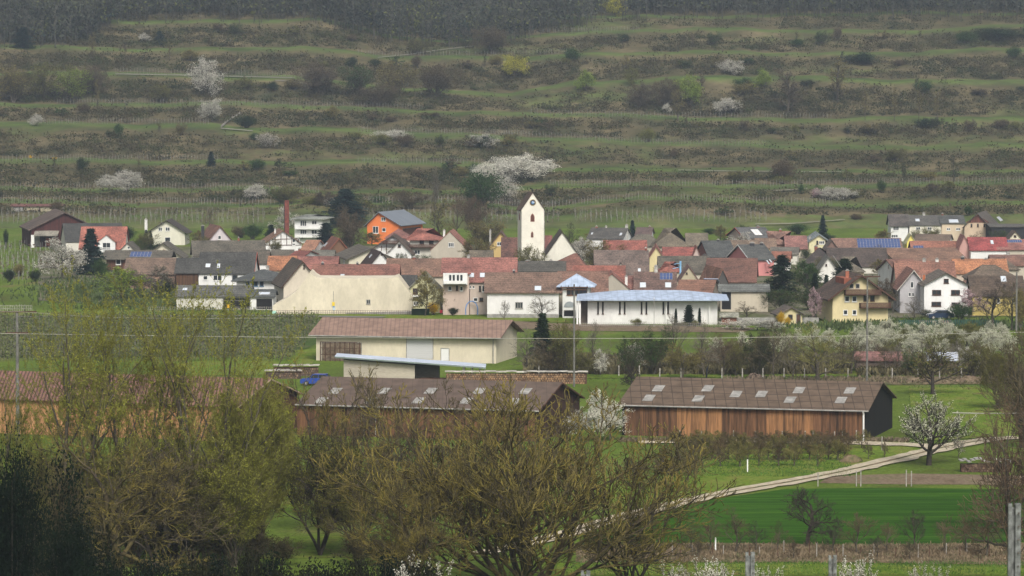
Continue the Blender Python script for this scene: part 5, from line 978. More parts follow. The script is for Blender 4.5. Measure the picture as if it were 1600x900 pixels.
# signs, lamp, hall garden
def signpost(label, px, pyb, pyt, boards, name='road_sign', cat='sign'):
    p = gp(px, pyb); s = p.y/F; o = thing(name, label, cat, (p.x, p.y, 0)); mb = MB(); mb.tube((p.x,p.y,-.05), (p.x,p.y,Z(pyt,p.y)), .05, n=6); part('sign_pole', mb, [CONC], o)
    for (cx, cy, w, h_, col) in boards:
        q = P(cx, cy, p.y-.09); mb = MB(); mb.box((q.x-w*s/2, p.y-.09, q.z-h_*s/2), (w*s,0,0), (0,.03,0), (0,0,h_*s)); part('sign_board', mb, [mat('sign_paint', col, .5, .05)], o)
signpost('street lamp with yellow and blue sign boards before the cream barn wall', 521, 491, 455, [(521,475,4,6,(.75,.55,.03)),(522,482,3.6,5,(.5,.62,.72)),(521.5,479.5,3,2,(.1,.3,.55))]); signpost('small pale green information board on the verge', 428.5, 498, 486, [(428.5,488,6.5,4.5,(.35,.62,.52))]); signpost('red and white notice board beside the forsythia', 693, 491, 484, [(689.5,486.8,4.5,5,(.55,.03,.06)),(695.5,486.8,4,5,(.7,.7,.7))]); signpost('round white sign behind the notice board', 692, 489, 477, [(692,478,3,3,(.7,.7,.65))])
signpost('orange-yellow sign board before the open shed', 357, 486, 476, [(357,478.5,5.5,5.5,(.75,.42,.02))]); signpost('slim pale flagpole in front of the hall', 1022, 511, 465, [(1022,466,1.2,2,(.6,.6,.6))], 'flagpole', 'flagpole'); signpost('tall thin street light before the blue-roofed tower', 1050, 456, 410, [(1048,411,5,1.5,(.5,.5,.5))], 'street_lamp', 'street lamp')
# low fences
def fence(label, px0, px1, yb, hpx, n, m, name='fence', rails=2, w=.06, gap_r=0):
    a_, b_ = gp(px0, yb), gp(px1, yb); s = a_.y/F; H = hpx*s; r = random.Random(int(px0)); o = thing(name, label, 'fence', a_); mb = MB()
    for i in range(n+1): q = a_.lerp(b_, i/n); mb.cbox((q.x, q.y, -.05), w, w, H*r.uniform(.9,1.1))
    part('pickets', mb, [m], o); mb = MB()
    for k in range(rails): z = H*(.35+.5*k/max(1,rails-1)); mb.box(a_ + Vector((0,-.04,z)), b_-a_, (0,.03,0), (0,0,.05))
    part('rails', mb, [m], o)
fence('low rusty garden fence along the foot of the cream barn wall', 432, 640, 491.5, 7, 60, mat('rusty_iron',(.14,.1,.08),.9)); fence('dark green mesh fence behind the blossoming orchard', 1405, 1560, 511, 12, 46, mat('green_mesh',(.03,.09,.075),.8), w=.12, rails=4); fence('grey garden fence in front of the white hall', 905, 1130, 511, 7, 70, STK, w=.04)
fence('brown wooden gate fence beside the long white house', 734, 760, 491, 15, 9, mat('brown_gate',(.2,.1,.07),.9), w=.22); fence('grey stake fence at the left vineyard edge', -60, 50, 486, 10, 40, STK, w=.07); fence('grey garden fence below the left sheds', 225, 430, 486, 7, 60, STK, w=.05)
mb = MB(); p = gp(737, 492); 
for k in range(9): t0_, t1_ = math.pi*k/9, math.pi*(k+1)/9; mb.tube((p.x+1.0*math.cos(t0_), p.y, .9+1.4*math.sin(t0_)), (p.x+1.0*math.cos(t1_), p.y, .9+1.4*math.sin(t1_)), .09)
mb.tube((p.x-1,p.y,-.05),(p.x-1,p.y,.9),.09); mb.tube((p.x+1,p.y,-.05),(p.x+1,p.y,.9),.09); solo('garden_arch', mb, mat('blue_tube',(.15,.3,.6),.5), 'blue tubular garden arch left of the long white house', 'arch', p)
mb = MB(); mb.box(gp(1143,506), (14,0,0), (0,.3,0), (0,0,1.0)); solo('garden_wall', mb, CONC, 'low grey wall below the beige workshop', 'wall')
mb = MB(); p = gp(1290+180, 500)
# white van / polytunnel roofs glimpsed through the willows
mb = MB(); p = gp(238, 590); mb.box((p.x-2, p.y, 0), (5.2,0,0), (0,3,0), (0,0,1.1)); solo('flat_trailer', mb, WHITE, 'white flat trailer glimpsed behind the right end of the left barn roof', 'trailer', (p.x+0,p.y,0)); bpy.data.objects.remove(bpy.data.objects['flat_trailer'])
# person in the orchard lane: one skinned body, bending forward
def person(label, px, pyb, h=1.5, flip=1, coat=(.02,.022,.03)):
    p = gp(px, pyb); me = bpy.data.meshes.new('body'); f = flip
    J = [(0,0,.86),(.02,0,1.1),(.10*f,0,1.36),(.17*f,0,1.5),(.2*f,0,1.68),
         (0,-.1,.82),(.05*f,-.11,.45),(0,-.12,.06),(.13*f,-.13,.03), (0,.1,.82),(-.04*f,.11,.45),(-.1*f,.12,.06),(.03*f,.13,.03),
         (.1*f,-.2,1.34),(.2*f,-.24,1.05),(.36*f,-.2,.88),(.1*f,.2,1.34),(.18*f,.24,1.06),(.34*f,.2,.9)]
    E = [(0,1),(1,2),(2,3),(3,4),(0,5),(5,6),(6,7),(7,8),(0,9),(9,10),(10,11),(11,12),(2,13),(13,14),(14,15),(2,16),(16,17),(17,18)]
    Rr = [.15,.15,.16,.06,.105,.1,.075,.05,.04,.1,.075,.05,.04,.07,.055,.04,.07,.055,.04]
    me.from_pydata(J, E, []); o = bpy.data.objects.new('person', me); COL.objects.link(o); o.location = p
    sk = o.modifiers.new('s', 'SKIN'); 
    if not me.skin_vertices: me.attributes.new
    for i, r_ in enumerate(Rr): me.skin_vertices[0].data[i].radius = (r_, r_)
    me.skin_vertices[0].data[0].use_root = True
    o.modifiers.new('d', 'SUBSURF').render_levels = 1; me.materials.append(mat('dark_clothes', coat, .9, .2, 3)); tag(o, label, 'person')
    return o
def skinobj(o):
    pass
person('person in dark clothes stooping in the orchard lane', 1104, 591, flip=1)
# ---------------------------------------------------------------- trees in and around the village
tree('leafy0', 98, 437, 374, 78, 'blossom_dull', 'big white blossoming tree at the left end of the village')
tree('spruce0', 142, 430, 355, 40, 'bluegreen', 'dark spruce in front of the orange-red roof on the left', 'conifer', 'conifer_tree')
tree('bush0', 158, 436, 405, 30, 'green', 'round green shrub below the low brown timber house', 'shrub', 'shrub')
tree('leafy1', 190, 470, 418, 66, 'spring', 'fresh yellow-green tree in front of the weathered windowless barn')
tree('leafy2', 238, 468, 416, 62, 'grey', 'grey budding tree in front of the weathered windowless barn')
tree('bush1', 262, 462, 428, 22, 'dark', 'dark evergreen shrub left of the dark wooden barn', 'shrub', 'shrub')
tree('bush2', 212, 430, 406, 20, 'dark', 'dark shrub behind the grey budding tree', 'shrub', 'shrub', D=745)
tree('spruce1', 229, 392, 358, 12, 'bluegreen', 'slim dark conifer left of the white house standing highest', 'conifer', 'conifer_tree', D=880)
tree('spruce0', 236, 392, 360, 10, 'dark', 'second slim conifer beside the white house standing highest', 'conifer', 'conifer_tree', D=878)
tree('bush0', 15, 440, 420, 24, 'dark', 'dark round shrub at the left edge of the vineyard', 'shrub', 'shrub'); tree('bush1', 54, 440, 420, 22, 'dark', 'dark green shrub left of the big blossoming tree', 'shrub', 'shrub'); tree('bush2', 30, 432, 412, 26, 'ochre', 'brown-green shrub above the left vineyard', 'shrub', 'shrub')
tree('bush2', 10, 388, 358, 10, 'dark', 'narrow ivy column left of the dark red barn', 'shrub', 'shrub', D=880)
tree('bare0', 327, 352, 326, 24, None, 'small mauve bare tree on the meadow above the lilac gable', twig=TWIGR)
tree('bush0', 395, 386, 350, 40, 'green', 'dense green bush left of the half-timbered white house', 'shrub', 'shrub', D=930); tree('bush1', 376, 380, 352, 30, 'brown', 'brown bush above the lilac gable', 'shrub', 'shrub', D=940)
tree('spruce1', 424, 376, 350, 20, 'dark', 'small dark conifer behind the half-timbered white house', 'conifer', 'conifer_tree', D=935)
tree('cypress0', 510, 382, 347, 22, 'bluegreen', 'dark blunt conifer right of the white three-storey house', 'conifer', 'conifer_tree', D=880)
tree('spruce1', 540, 350, 293, 60, 'bluegreen', 'large blue-green cedar above the village', 'conifer', 'conifer_tree')
tree('bare1', 548, 392, 320, 62, None, 'large brown bare tree left of the orange house', twig=TWIG, D=870); tree('multi1', 545, 392, 330, 46, 'mauve', 'brown dense bush at the foot of the large bare tree', 'shrub', 'shrub', D=865)
tree('leafy0', 450, 360, 325, 46, 'blossom_dull', 'pale blossoming tree beside the brick stack', D=960)
tree('bare2', 715, 395, 300, 42, 'mauve', 'tall mauve bare tree left of centre behind the village', twig=TWIGR, D=905); tree('multi0', 744, 392, 306, 46, 'mauve', 'broad reddish bare tree behind the village centre', twig=TWIGR, D=900); tree('slim0', 686, 392, 310, 34, 'olive', 'pale olive tree right of the orange house', D=890)
tree('slim1', 680, 360, 262, 12, 'grey', 'very slim pale birch rising above the olive tree', D=960)
tree('multi2', 762, 402, 343, 66, 'ochre', 'ochre budding tree left of the church tower', D=870); tree('multi1', 745, 420, 372, 60, 'ochre', 'brown shrubby tree in front of the ochre budding tree', D=800)
tree('bush0', 703, 396, 352, 28, 'olive', 'olive shrub behind the plain grey-beige gable', 'shrub', 'shrub', D=850)
tree('multi0', 832, 440, 384, 52, 'olive', 'budding shrub at the foot of the church tower', D=738); tree('bush1', 815, 420, 396, 20, 'olive', 'small olive shrub left of the tower foot', 'shrub', 'shrub', D=748)
tree('bare0', 893, 412, 346, 50, None, 'dark bare tree right of the church nave', twig=BARKD, bark=BARKD, D=800); tree('multi2', 935, 420, 376, 56, 'ochre', 'ochre budding tree right of the dark bare tree', D=760); tree('leafy1', 905, 416, 372, 40, 'blossom_dull', 'faint blossoming tree beside the dark bare tree', D=775)
tree('spruce0', 988, 375, 343, 14, 'bluegreen', 'small spruce in the back row right of the church', 'conifer', 'conifer_tree', D=880)
tree('spruce0', 1285, 374, 335, 14, 'bluegreen', 'slim column spruce standing alone right of centre', 'conifer', 'conifer_tree', D=935)
tree('leafy2', 1157, 382, 363, 36, 'blossom_dull', 'pale blossoming tree under the house with solar panels', D=860)
tree('bush0', 1110, 370, 356, 30, 'green', 'green hedge clump above the dark slate roof', 'shrub', 'shrub', D=960); tree('bush2', 1245, 374, 350, 50, 'green', 'green shrub bank behind the yellow house', 'shrub', 'shrub', D=960)
tree('spruce1', 1222, 470, 396, 54, 'dark', 'big dark pine left of the fresh green tree', 'conifer', 'conifer_tree'); tree('leafy1', 1260, 472, 408, 54, 'green', 'fresh green tree right of the big dark pine', D=700)
tree('leafy0', 1262, 480, 412, 50, 'green', 'second fresh green crown beside the big dark pine', D=690)
tree('spruce1', 1320, 452, 402, 48, 'dark', 'spreading dark pine above the yellow three-storey house', 'conifer', 'conifer_tree', D=690)
tree('cypress0', 1273, 470, 425, 10, 'dark', 'slim dark cypress right of the fresh green tree', 'conifer', 'conifer_tree', D=685); tree('cypress0', 1291, 470, 428, 9, 'dark', 'smaller slim cypress left of the yellow three-storey house', 'conifer', 'conifer_tree', D=680)
tree('multi0', 1222, 498, 452, 60, 'green', 'shaded green thicket below the big dark pine', 'shrub', 'thicket', D=645); tree('multi1', 1265, 500, 450, 50, 'green', 'green thicket left of the yellow three-storey house', 'shrub', 'thicket', D=650)
tree('leafy0', 1274, 502, 450, 32, 'pink', 'pink blossoming magnolia beside the yellow three-storey house'); tree('bare1', 1165, 500, 470, 38, None, 'small bare tree in front of the beige workshop')
tree('multi1', 1382, 492, 436, 44, 'mauve', 'brown bare bush between the yellow and grey houses', D=650); tree('bare2', 1395, 505, 452, 36, None, 'bare tree right of the yellow three-storey house', D=640)
tree('bare0', 1430, 506, 462, 46, 'blossom_dull', 'lightly blossoming bare tree before the grey rendered gable', twig=TWIGG, D=625); tree('bush0', 1500, 508, 474, 44, 'green', 'green shrubs right of the dark blue car', 'shrub', 'shrub', D=625); tree('bush1', 1448, 500, 482, 22, 'ivy', 'dark ivy bush left of the dark blue car', 'shrub', 'shrub', D=632)
tree('leafy0', 1515, 500, 452, 50, 'pink', 'pale pink blossoming tree right of the white gable house', D=630); tree('bare1', 1552, 522, 436, 70, None, 'tall dark bare tree at the right village edge', twig=BARKD, D=605); tree('bare2', 1580, 520, 440, 60, None, 'second dark bare tree by the grey lamp pole', twig=TWIG, D=600)
tree('bush2', 1594, 520, 450, 26, 'ochre', 'golden-brown shrub at the far right edge', 'shrub', 'shrub', D=598)
tree('bush0', 1220, 508, 486, 14, 'forsythia', 'yellow forsythia before the small garden shed', 'shrub', 'shrub', D=612); tree('bush1', 1230, 508, 494, 12, 'forsythia', 'second low forsythia beside the small garden shed', 'shrub', 'shrub', D=611)
tree('bush1', 677, 492, 470, 22, 'forsythia', 'bright yellow forsythia right of the cream barn wall', 'shrub', 'shrub'); tree('leafy0', 665, 492, 424, 50, 'ochre', 'sprouting tree in front of the yellow-green gabled house', D=635)
tree('bare0', 700, 490, 446, 40, None, 'bare shrubby tree before the paired pink house', D=640); tree('bush2', 708, 493, 480, 20, 'dark', 'round dark hedge ball right of the notice board', 'shrub', 'shrub')
tree('bare1', 844, 500, 456, 42, None, 'small round bare tree in front of the long white house', twig=TWIGG, D=618); tree('bare2', 788, 498, 468, 20, None, 'young thin bare tree before the left part of the long white house', twig=TWIGG, D=620)
mb = MB(); p = gp(643, 493); mb.box(p, (28*p.y/F,0,0), (0,1.4,0), (0,0,1.05)); solo('hedge', mb, LM('dark'), 'clipped dark hedge right of the cream barn wall', 'hedge', p)
tree('cypress0', 1056, 509, 481, 4.5, 'dark', 'slim cypress left of the three before the hall wall', 'shrub', 'cypress'); tree('cypress0', 1076.5, 509, 475, 13, 'dark', 'broad cypress in the middle of the three before the hall wall', 'shrub', 'cypress'); tree('cypress0', 1093, 509, 480, 4.5, 'dark', 'slim cypress right of the three before the hall wall', 'shrub', 'cypress')
tree('bush0', 997, 510, 497, 26, 'olive', 'round clipped shrub before the hall wall on the left', 'shrub', 'shrub'); tree('bush1', 1066, 510, 502, 20, 'olive', 'low green shrub between the first two cypresses', 'shrub', 'shrub'); tree('bush2', 1086, 510, 500, 14, 'olive', 'low green shrub between the last two cypresses', 'shrub', 'shrub')
tree('leafy2', 1160, 530, 497, 56, 'blossom', 'white blossoming shrub before the garden wall', D=600); tree('leafy1', 1200, 528, 500, 50, 'blossom_dull', 'faded blossoming shrub left of the garden shed', D=598)
GG = 'shrubs and small trees in the village gardens'; r = random.Random(77)
for i in range(72):
    x = r.uniform(180, 1640); yb = r.choice((384, 388, 396, 404, 412, 424, 438, 452, 464)) + r.uniform(-3, 3)
    tree(('multi0','leafy1','bush0','multi2','bare1')[i % 5], x, yb, yb - r.uniform(17, 34), r.uniform(18, 36), ('green','ochre','dark','olive',None)[i % 5], 'garden shrub or small tree standing between the village houses', 'shrub', 'garden_shrub', group=GG, seed=i, D=DG(yb) + 5.5)
# ---------------------------------------------------------------- orchard hedge behind the long barn
tree('spruce0', 848, 562, 487, 36, 'ivy', 'dark ivy-clad conifer right of the beige storage barn', 'conifer', 'conifer_tree')
HG = 'bare and budding trees of the orchard hedge'
for (t_, px_, pb, pt_, w_, lf, lb, tw) in [
 ('multi0',885,588,503,60,'olive','budding olive bush behind the tall wooden pole',None), ('bare0',930,586,500,60,None,'grey bare tree left of the small blossoming one',TWIGG), ('bare1',820,580,510,50,None,'grey bare tree behind the dark ivy conifer',TWIGG),
 ('leafy0',938,587,546,30,'blossom','small white blossoming tree right of the tall wooden pole',None), ('multi1',985,586,524,50,'green','green bush with a pale top in the orchard hedge',None), ('leafy1',990,578,536,44,'blossom_dull','pale blossom sprinkled on the green hedge bush',None),
 ('multi2',1022,586,512,52,'green','green tree left of the drooping one in the orchard hedge',None), ('bare2',1050,582,490,60,None,'tall grey bare tree behind the drooping one',TWIGG), ('leafy2',1066,592,538,58,'ochre','drooping brown-green tree behind the ridge of the long barn',None),
 ('bare0',1100,588,500,64,None,'tall bare tree above the person in the lane',TWIGG), ('bare1',1130,588,520,50,None,'bare tree right of the person in the lane',TWIGR), ('multi0',1150,588,536,44,'olive','olive rounded bush left of the brushwood heap',None),
 ('multi1',1185,588,518,50,'ivy','ivy-dark tree above the brushwood heap',None), ('bare2',1210,590,500,64,None,'tall brown bare tree right of the brushwood heap',TWIG), ('bare1',1280,598,504,110,None,'wide bare tree with forked trunk behind the long barn',TWIGW),
 ('bare0',1330,586,516,60,None,'bare tree before the faded red hut',TWIG), ('multi2',1425,588,548,34,'green','small fresh green tree left of the blue-roofed hut',None), ('multi0',1520,590,540,50,'olive','green bush right of the blue-roofed hut',None), ('leafy1',1512,588,542,36,'blossom_dull','pale blossom bush right of the blue-roofed hut',None),
 ('bare2',1240,588,520,60,None,'bare tree left of the forked one',TWIGG), ('bare0',1385,586,530,50,None,'slim bare tree right of the tall power pole',TWIG), ('multi1',860,588,530,50,'brown','brown brush at the foot of the dark ivy conifer',None), ('multi0',905,590,548,44,'olive','low olive brush behind the firewood cover',None)]:
    tree(t_, px_, pb, pt_, w_, lf, lb, group=HG, twig=tw)
tree('orchard0', 1458, 617, 540, 90, 'olive', 'spreading small-leaved tree before the blue-roofed hut', twig=TWIG, bark=BARKD)
tree('orchard1', 749, 700, 640, 10, None, 'stub') if False else None
tree('orchard2', 987, 612, 572, 40, None, 'pruned bare tree with forked arms left of the long barn ridge', twig=BARKD, bark=BARKD)
r = random.Random(5); OG = 'white blossoming trees of the orchard'
k = 0
for row, (yb, x0, x1, n) in enumerate(((548,1345,1600,13),(556,1110,1240,6),(562,1350,1580,10),(541,1330,1580,12),(552,1240,1350,5))):
    for i in range(n):
        x = x0 + (x1-x0)*(i+.5)/n + r.uniform(-6,6); y_ = yb + r.uniform(-3,3)
        tree('leafy%d' % (k % 3), x, y_, y_ - r.uniform(30,42), r.uniform(26,40), r.choice(('cream','cream','cream','olive')), 'white blossoming orchard tree among many behind the long barn', group=OG, seed=k); k += 1
for i in range(16): x = 1100 + i*28 + r.uniform(-8,8); tree('bare%d' % (i%3), x, 578+r.uniform(-3,6), 530+r.uniform(-8,8), r.uniform(36,54), None, 'thin bare tree in the orchard hedge behind the long barn', group='thin bare trees of the orchard hedge', twig=r.choice((TWIG,TWIGG,TWIGR)), seed=i)
# blossoming thicket between the two barns, orchard rows, blossom tree on the right
tree('leafy0', 935, 690, 610, 60, 'blossom', 'white blossoming tree standing between the two barns'); tree('leafy1', 955, 688, 628, 56, 'blossom', 'second white blossoming tree at the left wall of the long barn'); tree('leafy2', 905, 690, 640, 50, 'blossom_dull', 'third fainter blossoming tree behind the walnut')
template('pear', 401, leaf_n=3800, leaf_s=.010, leaf_spread=.008, levels=5, nchild=(10, 7, 5, 4), first=.22, ratio=(.75, .6, .6, .6), angle=(72, 45, 40, 35), r0=.032, up=.13, tw_min=.0024, wob=.12, ln0=.5)
template('peartop', 402, leaf_n=3500, leaf_s=.010, leaf_spread=.006, stems=12, stemspread=.6, levels=3, nchild=(8, 5), first=.3, ratio=(.3, .5), angle=(40, 30), r0=.012, up=.15, tw_min=.0024, wob=.1, ln0=.85)
tree('pear', 1453, 727, 617, 118, 'cream', 'large white blossoming pear tree beside the farm track', twig=BARKD, bark=BARKD)
OR = 'small bare fruit trees in rows before the long barn'
for row, (yb, x0, x1, n) in enumerate(((700,1050,1350,20),(709,1060,1330,19),(719,1055,1330,18),(729,1050,1290,8),(742,1030,1100,4))):
    for i in range(n):
        x = x0 + (x1-x0)*(i+.5)/n + r.uniform(-4,4); tree('orchard%d' % ((i+row)%3), x, yb+r.uniform(-1,1), yb-r.uniform(24,30)-row*1.5, r.uniform(24,34), 'fruit' if row < 4 else 'ochre', 'small bare fruit tree in the orchard rows before the long barn', group=OR, twig=r.choice((TWIG,TWIGW,TWIGR)), seed=i+row*50)
for x, yb, yt, w_, lf in ((1357,718,690,18,None),(1382,716,690,16,None),(1498,716,680,22,'blossom_dull')): tree('orchard1', x, yb, yt, w_, lf, 'young fruit tree near the track, %s' % {1357:'left of two below the black gable',1382:'right of two below the black gable',1498:'right of the large blossoming pear tree'}[x])
for x, yb, yt, w_ in ((530,760,705,60),(600,758,700,60),(660,770,712,60),(470,800,745,50),(620,802,750,60),(700,800,745,64),(560,800,750,60),(760,790,735,60),(990,762,712,50),(1040,760,700,50),(1075,752,700,36)):
    tree('orchard%d' % (x%3), x, yb, yt, w_, 'brown', 'bare bushy fruit tree behind the large walnut branches', group='fruit trees behind the walnut', twig=TWIG, seed=x)
# wiry trees in front of and around the green field
template('wiry', 411, leaf_n=0, levels=5, nchild=(8, 6, 5, 4), first=.3, ratio=.62, angle=(72, 55, 50, 45), r0=.035, up=.03, tw_min=.0035, wob=.24)
tree('wiry', 1262, 852, 762, 100, None, 'gnarled dark bare tree in front of the green field', twig=BARKD, bark=BARKD)
FG = 'thin leafless young trees along the dry verge'
for x, yb, yt, w_ in ((1078,858,806,36),(1108,860,800,40),(1150,862,790,56),(1180,860,812,34),(1215,862,812,40),(1300,862,810,40),(1340,864,800,60),(1385,862,815,40),(1430,860,796,56),(1475,864,810,44),(1510,862,806,50),(1090,870,830,30),(1240,872,836,30),(1370,872,836,34),(1420,874,840,30),(1540,868,800,60)):
    tree('bare%d' % (x%3), x, yb, yt, w_, None, 'thin leafless young tree along the dry verge below the green field', group=FG, twig=r.choice((TWIG,TWIGR,BARKD)), seed=x)
for i in range(22): x = 1040 + i*24 + r.uniform(-11,11); stake(x, 866+r.uniform(-3,9), r.uniform(12,24), .06, 'thin wooden stick in the dry verge below the green field', 'sticks in the dry verge', 'stake', 'stick', m=TRIM if i % 2 else STK)
for x, yt, w_, lf in ((1115,872,70,'blossom'),(1340,868,66,'blossom'),(1200,884,50,'blossom'),(1450,880,56,'blossom_dull'),(1060,882,60,'blossom_dull')): tree('peartop', x, 915, yt, w_, lf, 'low white blossoming bush tip at the foot of the photo', group='blossoming bush tips at the bottom', D=272, seed=x)
tree('peartop', 655, 900, 872, 80, 'blossom', 'white blossoming bush at the bottom left of the walnut', D=262)
# ---------------------------------------------------------------- foreground willows, walnut and undergrowth
def leafcol(nm, c, v): OC[nm] = (c, v)
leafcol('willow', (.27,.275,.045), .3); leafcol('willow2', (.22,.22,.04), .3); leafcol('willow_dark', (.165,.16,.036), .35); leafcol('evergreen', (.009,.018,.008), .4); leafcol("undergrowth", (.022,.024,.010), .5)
WK = dict(leaf_s=.0024, leaf_spread=.003, aspect=2.0, tw_min=.0007)
template('willowA', 501, leaf_n=14000, levels=5, stems=2, stemspread=.22, nchild=(9, 5, 5, 3), first=.25, ratio=(.48, .6, .62, .7), angle=(44, 38, 36, 34), r0=.016, up=.075, wob=.10, ln0=.8, **WK)
template('willowB', 502, leaf_n=14000, levels=5, stems=4, stemspread=.38, nchild=(7, 5, 4, 3), first=.2, ratio=(.42, .6, .62, .7), angle=(40, 38, 36, 34), r0=.015, up=.075, wob=.10, ln0=.8, **WK)
template('sallow', 503, leaf_n=40000, leaf_s=.0042, leaf_spread=.010, aspect=1.9, stems=14, stemspread=.55, levels=4, nchild=(12, 8, 5), first=.1, ratio=(.36, .6, .65), angle=(26, 26, 26), r0=.013, up=.10, tw_min=.0014, wob=.07, ln0=.85)
template('sallow2', 504, leaf_n=32000, leaf_s=.0044, leaf_spread=.009, aspect=1.9, stems=5, stemspread=.75, levels=5, nchild=(9, 7, 5, 4), first=.3, ratio=(.5, .6, .65, .65), angle=(42, 36, 32, 30), r0=.022, up=.09, tw_min=.0013, wob=.13, ln0=.7)
template('walnut', 505, leaf_n=0, stems=8, stemspread=1.5, levels=6, nchild=(9, 5, 4, 3, 2), first=.12, ratio=(.5, .62, .65, .65, .6), angle=(40, 44, 44, 42, 40), r0=.034, up=.07, tw_min=.0018, wob=.12, split=3, nseg=8, sides=(6, 3), ln0=.9, rk=.58)
template('walnut2', 506, leaf_n=0, stems=4, stemspread=.9, levels=6, nchild=(7, 5, 4, 3, 3), first=.15, ratio=(.5, .62, .65, .65, .6), angle=(45, 46, 44, 42, 40), r0=.028, up=.055, tw_min=.0018, wob=.16, split=3, nseg=8, sides=(6, 3), ln0=.8)
template('lichen', 507, leaf_n=0, stems=1, levels=6, nchild=(12, 6, 4, 4, 3), first=.2, ratio=(.72, .55, .6, .6, .6), angle=(68, 50, 46, 44, 42), r0=.028, up=.03, tw_min=.0018, wob=.18, split=3, nseg=8, sides=(6, 3), ln0=.75, rk=.55)
tree('willowA', 110, 885, 425, 250, 'willow', 'tall sprouting willow with two leaning stems at the left', 'tree', 'willow_tree', twig=TWIGW)
tree('willowB', 215, 880, 440, 240, 'willow2', 'second tall willow between the two-stemmed one and the broadest one', 'tree', 'willow_tree', twig=TWIGW, seed=3)
tree('willowB', 320, 884, 428, 240, 'willow', 'broad tall willow whose top reaches the grey sheds', 'tree', 'willow_tree', twig=TWIGW, rz=2.2)
tree('willowA', 275, 878, 600, 170, 'willow2', 'lower yellow-green willow in the middle of the left group', 'tree', 'willow_tree', twig=TWIGW, rz=1.1)
tree('willowA', 10, 880, 580, 150, 'willow2', 'small willow at the left edge behind the concrete pole', 'tree', 'willow_tree', twig=TWIGW, rz=3.0)
tree('sallow', 365, 886, 690, 125, 'willow', 'rounded feathery willow bush standing on the bright grass', 'shrub', 'willow_bush', twig=TWIGW)
tree('sallow', 398, 872, 600, 130, 'willow2', 'loose yellow-green willow bush right of the broad tall willow', 'shrub', 'willow_bush', twig=TWIGW, rz=.7)
tree('sallow2', 500, 868, 676, 185, 'willow_dark', 'dark-stemmed spreading willow bush left of the walnut', 'shrub', 'willow_bush', twig=BARKD, bark=BARKD)
tree('sallow2', 560, 872, 720, 120, 'willow_dark', 'low olive bush between the spreading bush and the walnut', 'shrub', 'willow_bush', twig=TWIG, rz=2)
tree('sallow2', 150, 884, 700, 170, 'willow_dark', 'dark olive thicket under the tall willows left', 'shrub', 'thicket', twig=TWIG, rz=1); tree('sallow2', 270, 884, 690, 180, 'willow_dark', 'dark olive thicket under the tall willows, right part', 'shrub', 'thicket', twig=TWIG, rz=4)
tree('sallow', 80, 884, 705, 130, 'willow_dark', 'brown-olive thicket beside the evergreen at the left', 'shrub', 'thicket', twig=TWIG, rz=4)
tree('lichen', 178, 905, 668, 310, None, 'bare tree with orange lichen on its branches at bottom left', 'tree', 'bare_tree', twig=LICHEN, bark=LICHEN2, D=288)
tree('walnut2', 250, 890, 680, 260, None, 'grey bare tree between the lichen tree and the feathery willow', 'tree', 'bare_tree', twig=TWIG, bark=BARKD)
tree('walnut2', 515, 790, 572, 200, None, 'bare tree with lichened limbs before the left end of the middle barn', 'tree', 'bare_tree', twig=LICHEN, bark=BARKD, D=335, rz=.5)
tree('walnut2', 640, 800, 600, 220, None, 'brown bare tree left of the walnut before the middle barn', 'tree', 'bare_tree', twig=TWIG, bark=BARKD, D=320, rz=3.5)
tree('walnut', 822, 1010, 604, 560, None, 'huge bare walnut tree with mossy yellow-brown branches in the centre', 'tree', 'walnut_tree', twig=LICHEN, bark=LICHEN2, D=288)
tree('walnut2', 640, 1010, 725, 250, None, 'lower bare tree with mossy branches left of the walnut trunk', 'tree', 'bare_tree', twig=LICHEN, bark=LICHEN2, D=284, rz=2.0)
tree('walnut2', 985, 1000, 725, 200, None, 'dark bare crown at the right flank of the walnut', 'tree', 'bare_tree', twig=LICHEN, bark=BARKD, D=292, rz=1.0)
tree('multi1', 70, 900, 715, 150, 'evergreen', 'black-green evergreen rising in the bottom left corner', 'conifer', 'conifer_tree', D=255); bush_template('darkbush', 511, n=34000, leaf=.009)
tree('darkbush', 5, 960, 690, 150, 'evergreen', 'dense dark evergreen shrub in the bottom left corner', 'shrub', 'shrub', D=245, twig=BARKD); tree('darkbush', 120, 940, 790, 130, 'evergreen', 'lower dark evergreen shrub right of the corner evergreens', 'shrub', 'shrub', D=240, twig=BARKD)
tree('bare1', 1610, 800, 470, 170, None, 'tall brown bare tree cut by the right edge', 'tree', 'bare_tree', twig=TWIG, D=330); tree('walnut2', 1595, 700, 520, 120, None, 'dense brown bare tree at the right edge behind the others', 'tree', 'bare_tree', twig=TWIG, rz=2) ; tree('walnut2', 1600, 870, 620, 190, None, 'reddish bare tree right of the blossoming pear', 'tree', 'bare_tree', twig=TWIGR, D=290, rz=2.6)
tree('sallow2', 1560, 640, 540, 70, 'willow_dark', 'brown-green thicket behind the right edge trees', 'shrub', 'thicket', twig=TWIG)
BG_ = 'dark brown brush between the willow trunks'
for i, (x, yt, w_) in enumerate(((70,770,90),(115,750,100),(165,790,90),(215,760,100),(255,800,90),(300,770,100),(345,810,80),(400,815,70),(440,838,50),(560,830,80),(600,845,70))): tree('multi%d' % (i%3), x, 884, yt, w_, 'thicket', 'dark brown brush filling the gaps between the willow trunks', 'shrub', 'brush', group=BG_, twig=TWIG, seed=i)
UG = 'dark undergrowth clumps along the bottom'
for i in range(24): x = -10 + i*29 + r.uniform(-12,12); tree('bush%d' % (i%3), x, 940, 868 + r.uniform(-8,10) + (8 if x > 480 else 0), r.uniform(80,110), 'undergrowth' if i % 3 else 'evergreen', 'dark bramble clump in the undergrowth along the bottom edge', 'shrub', 'bramble', D=262+r.uniform(-6,8), group=UG, seed=i)
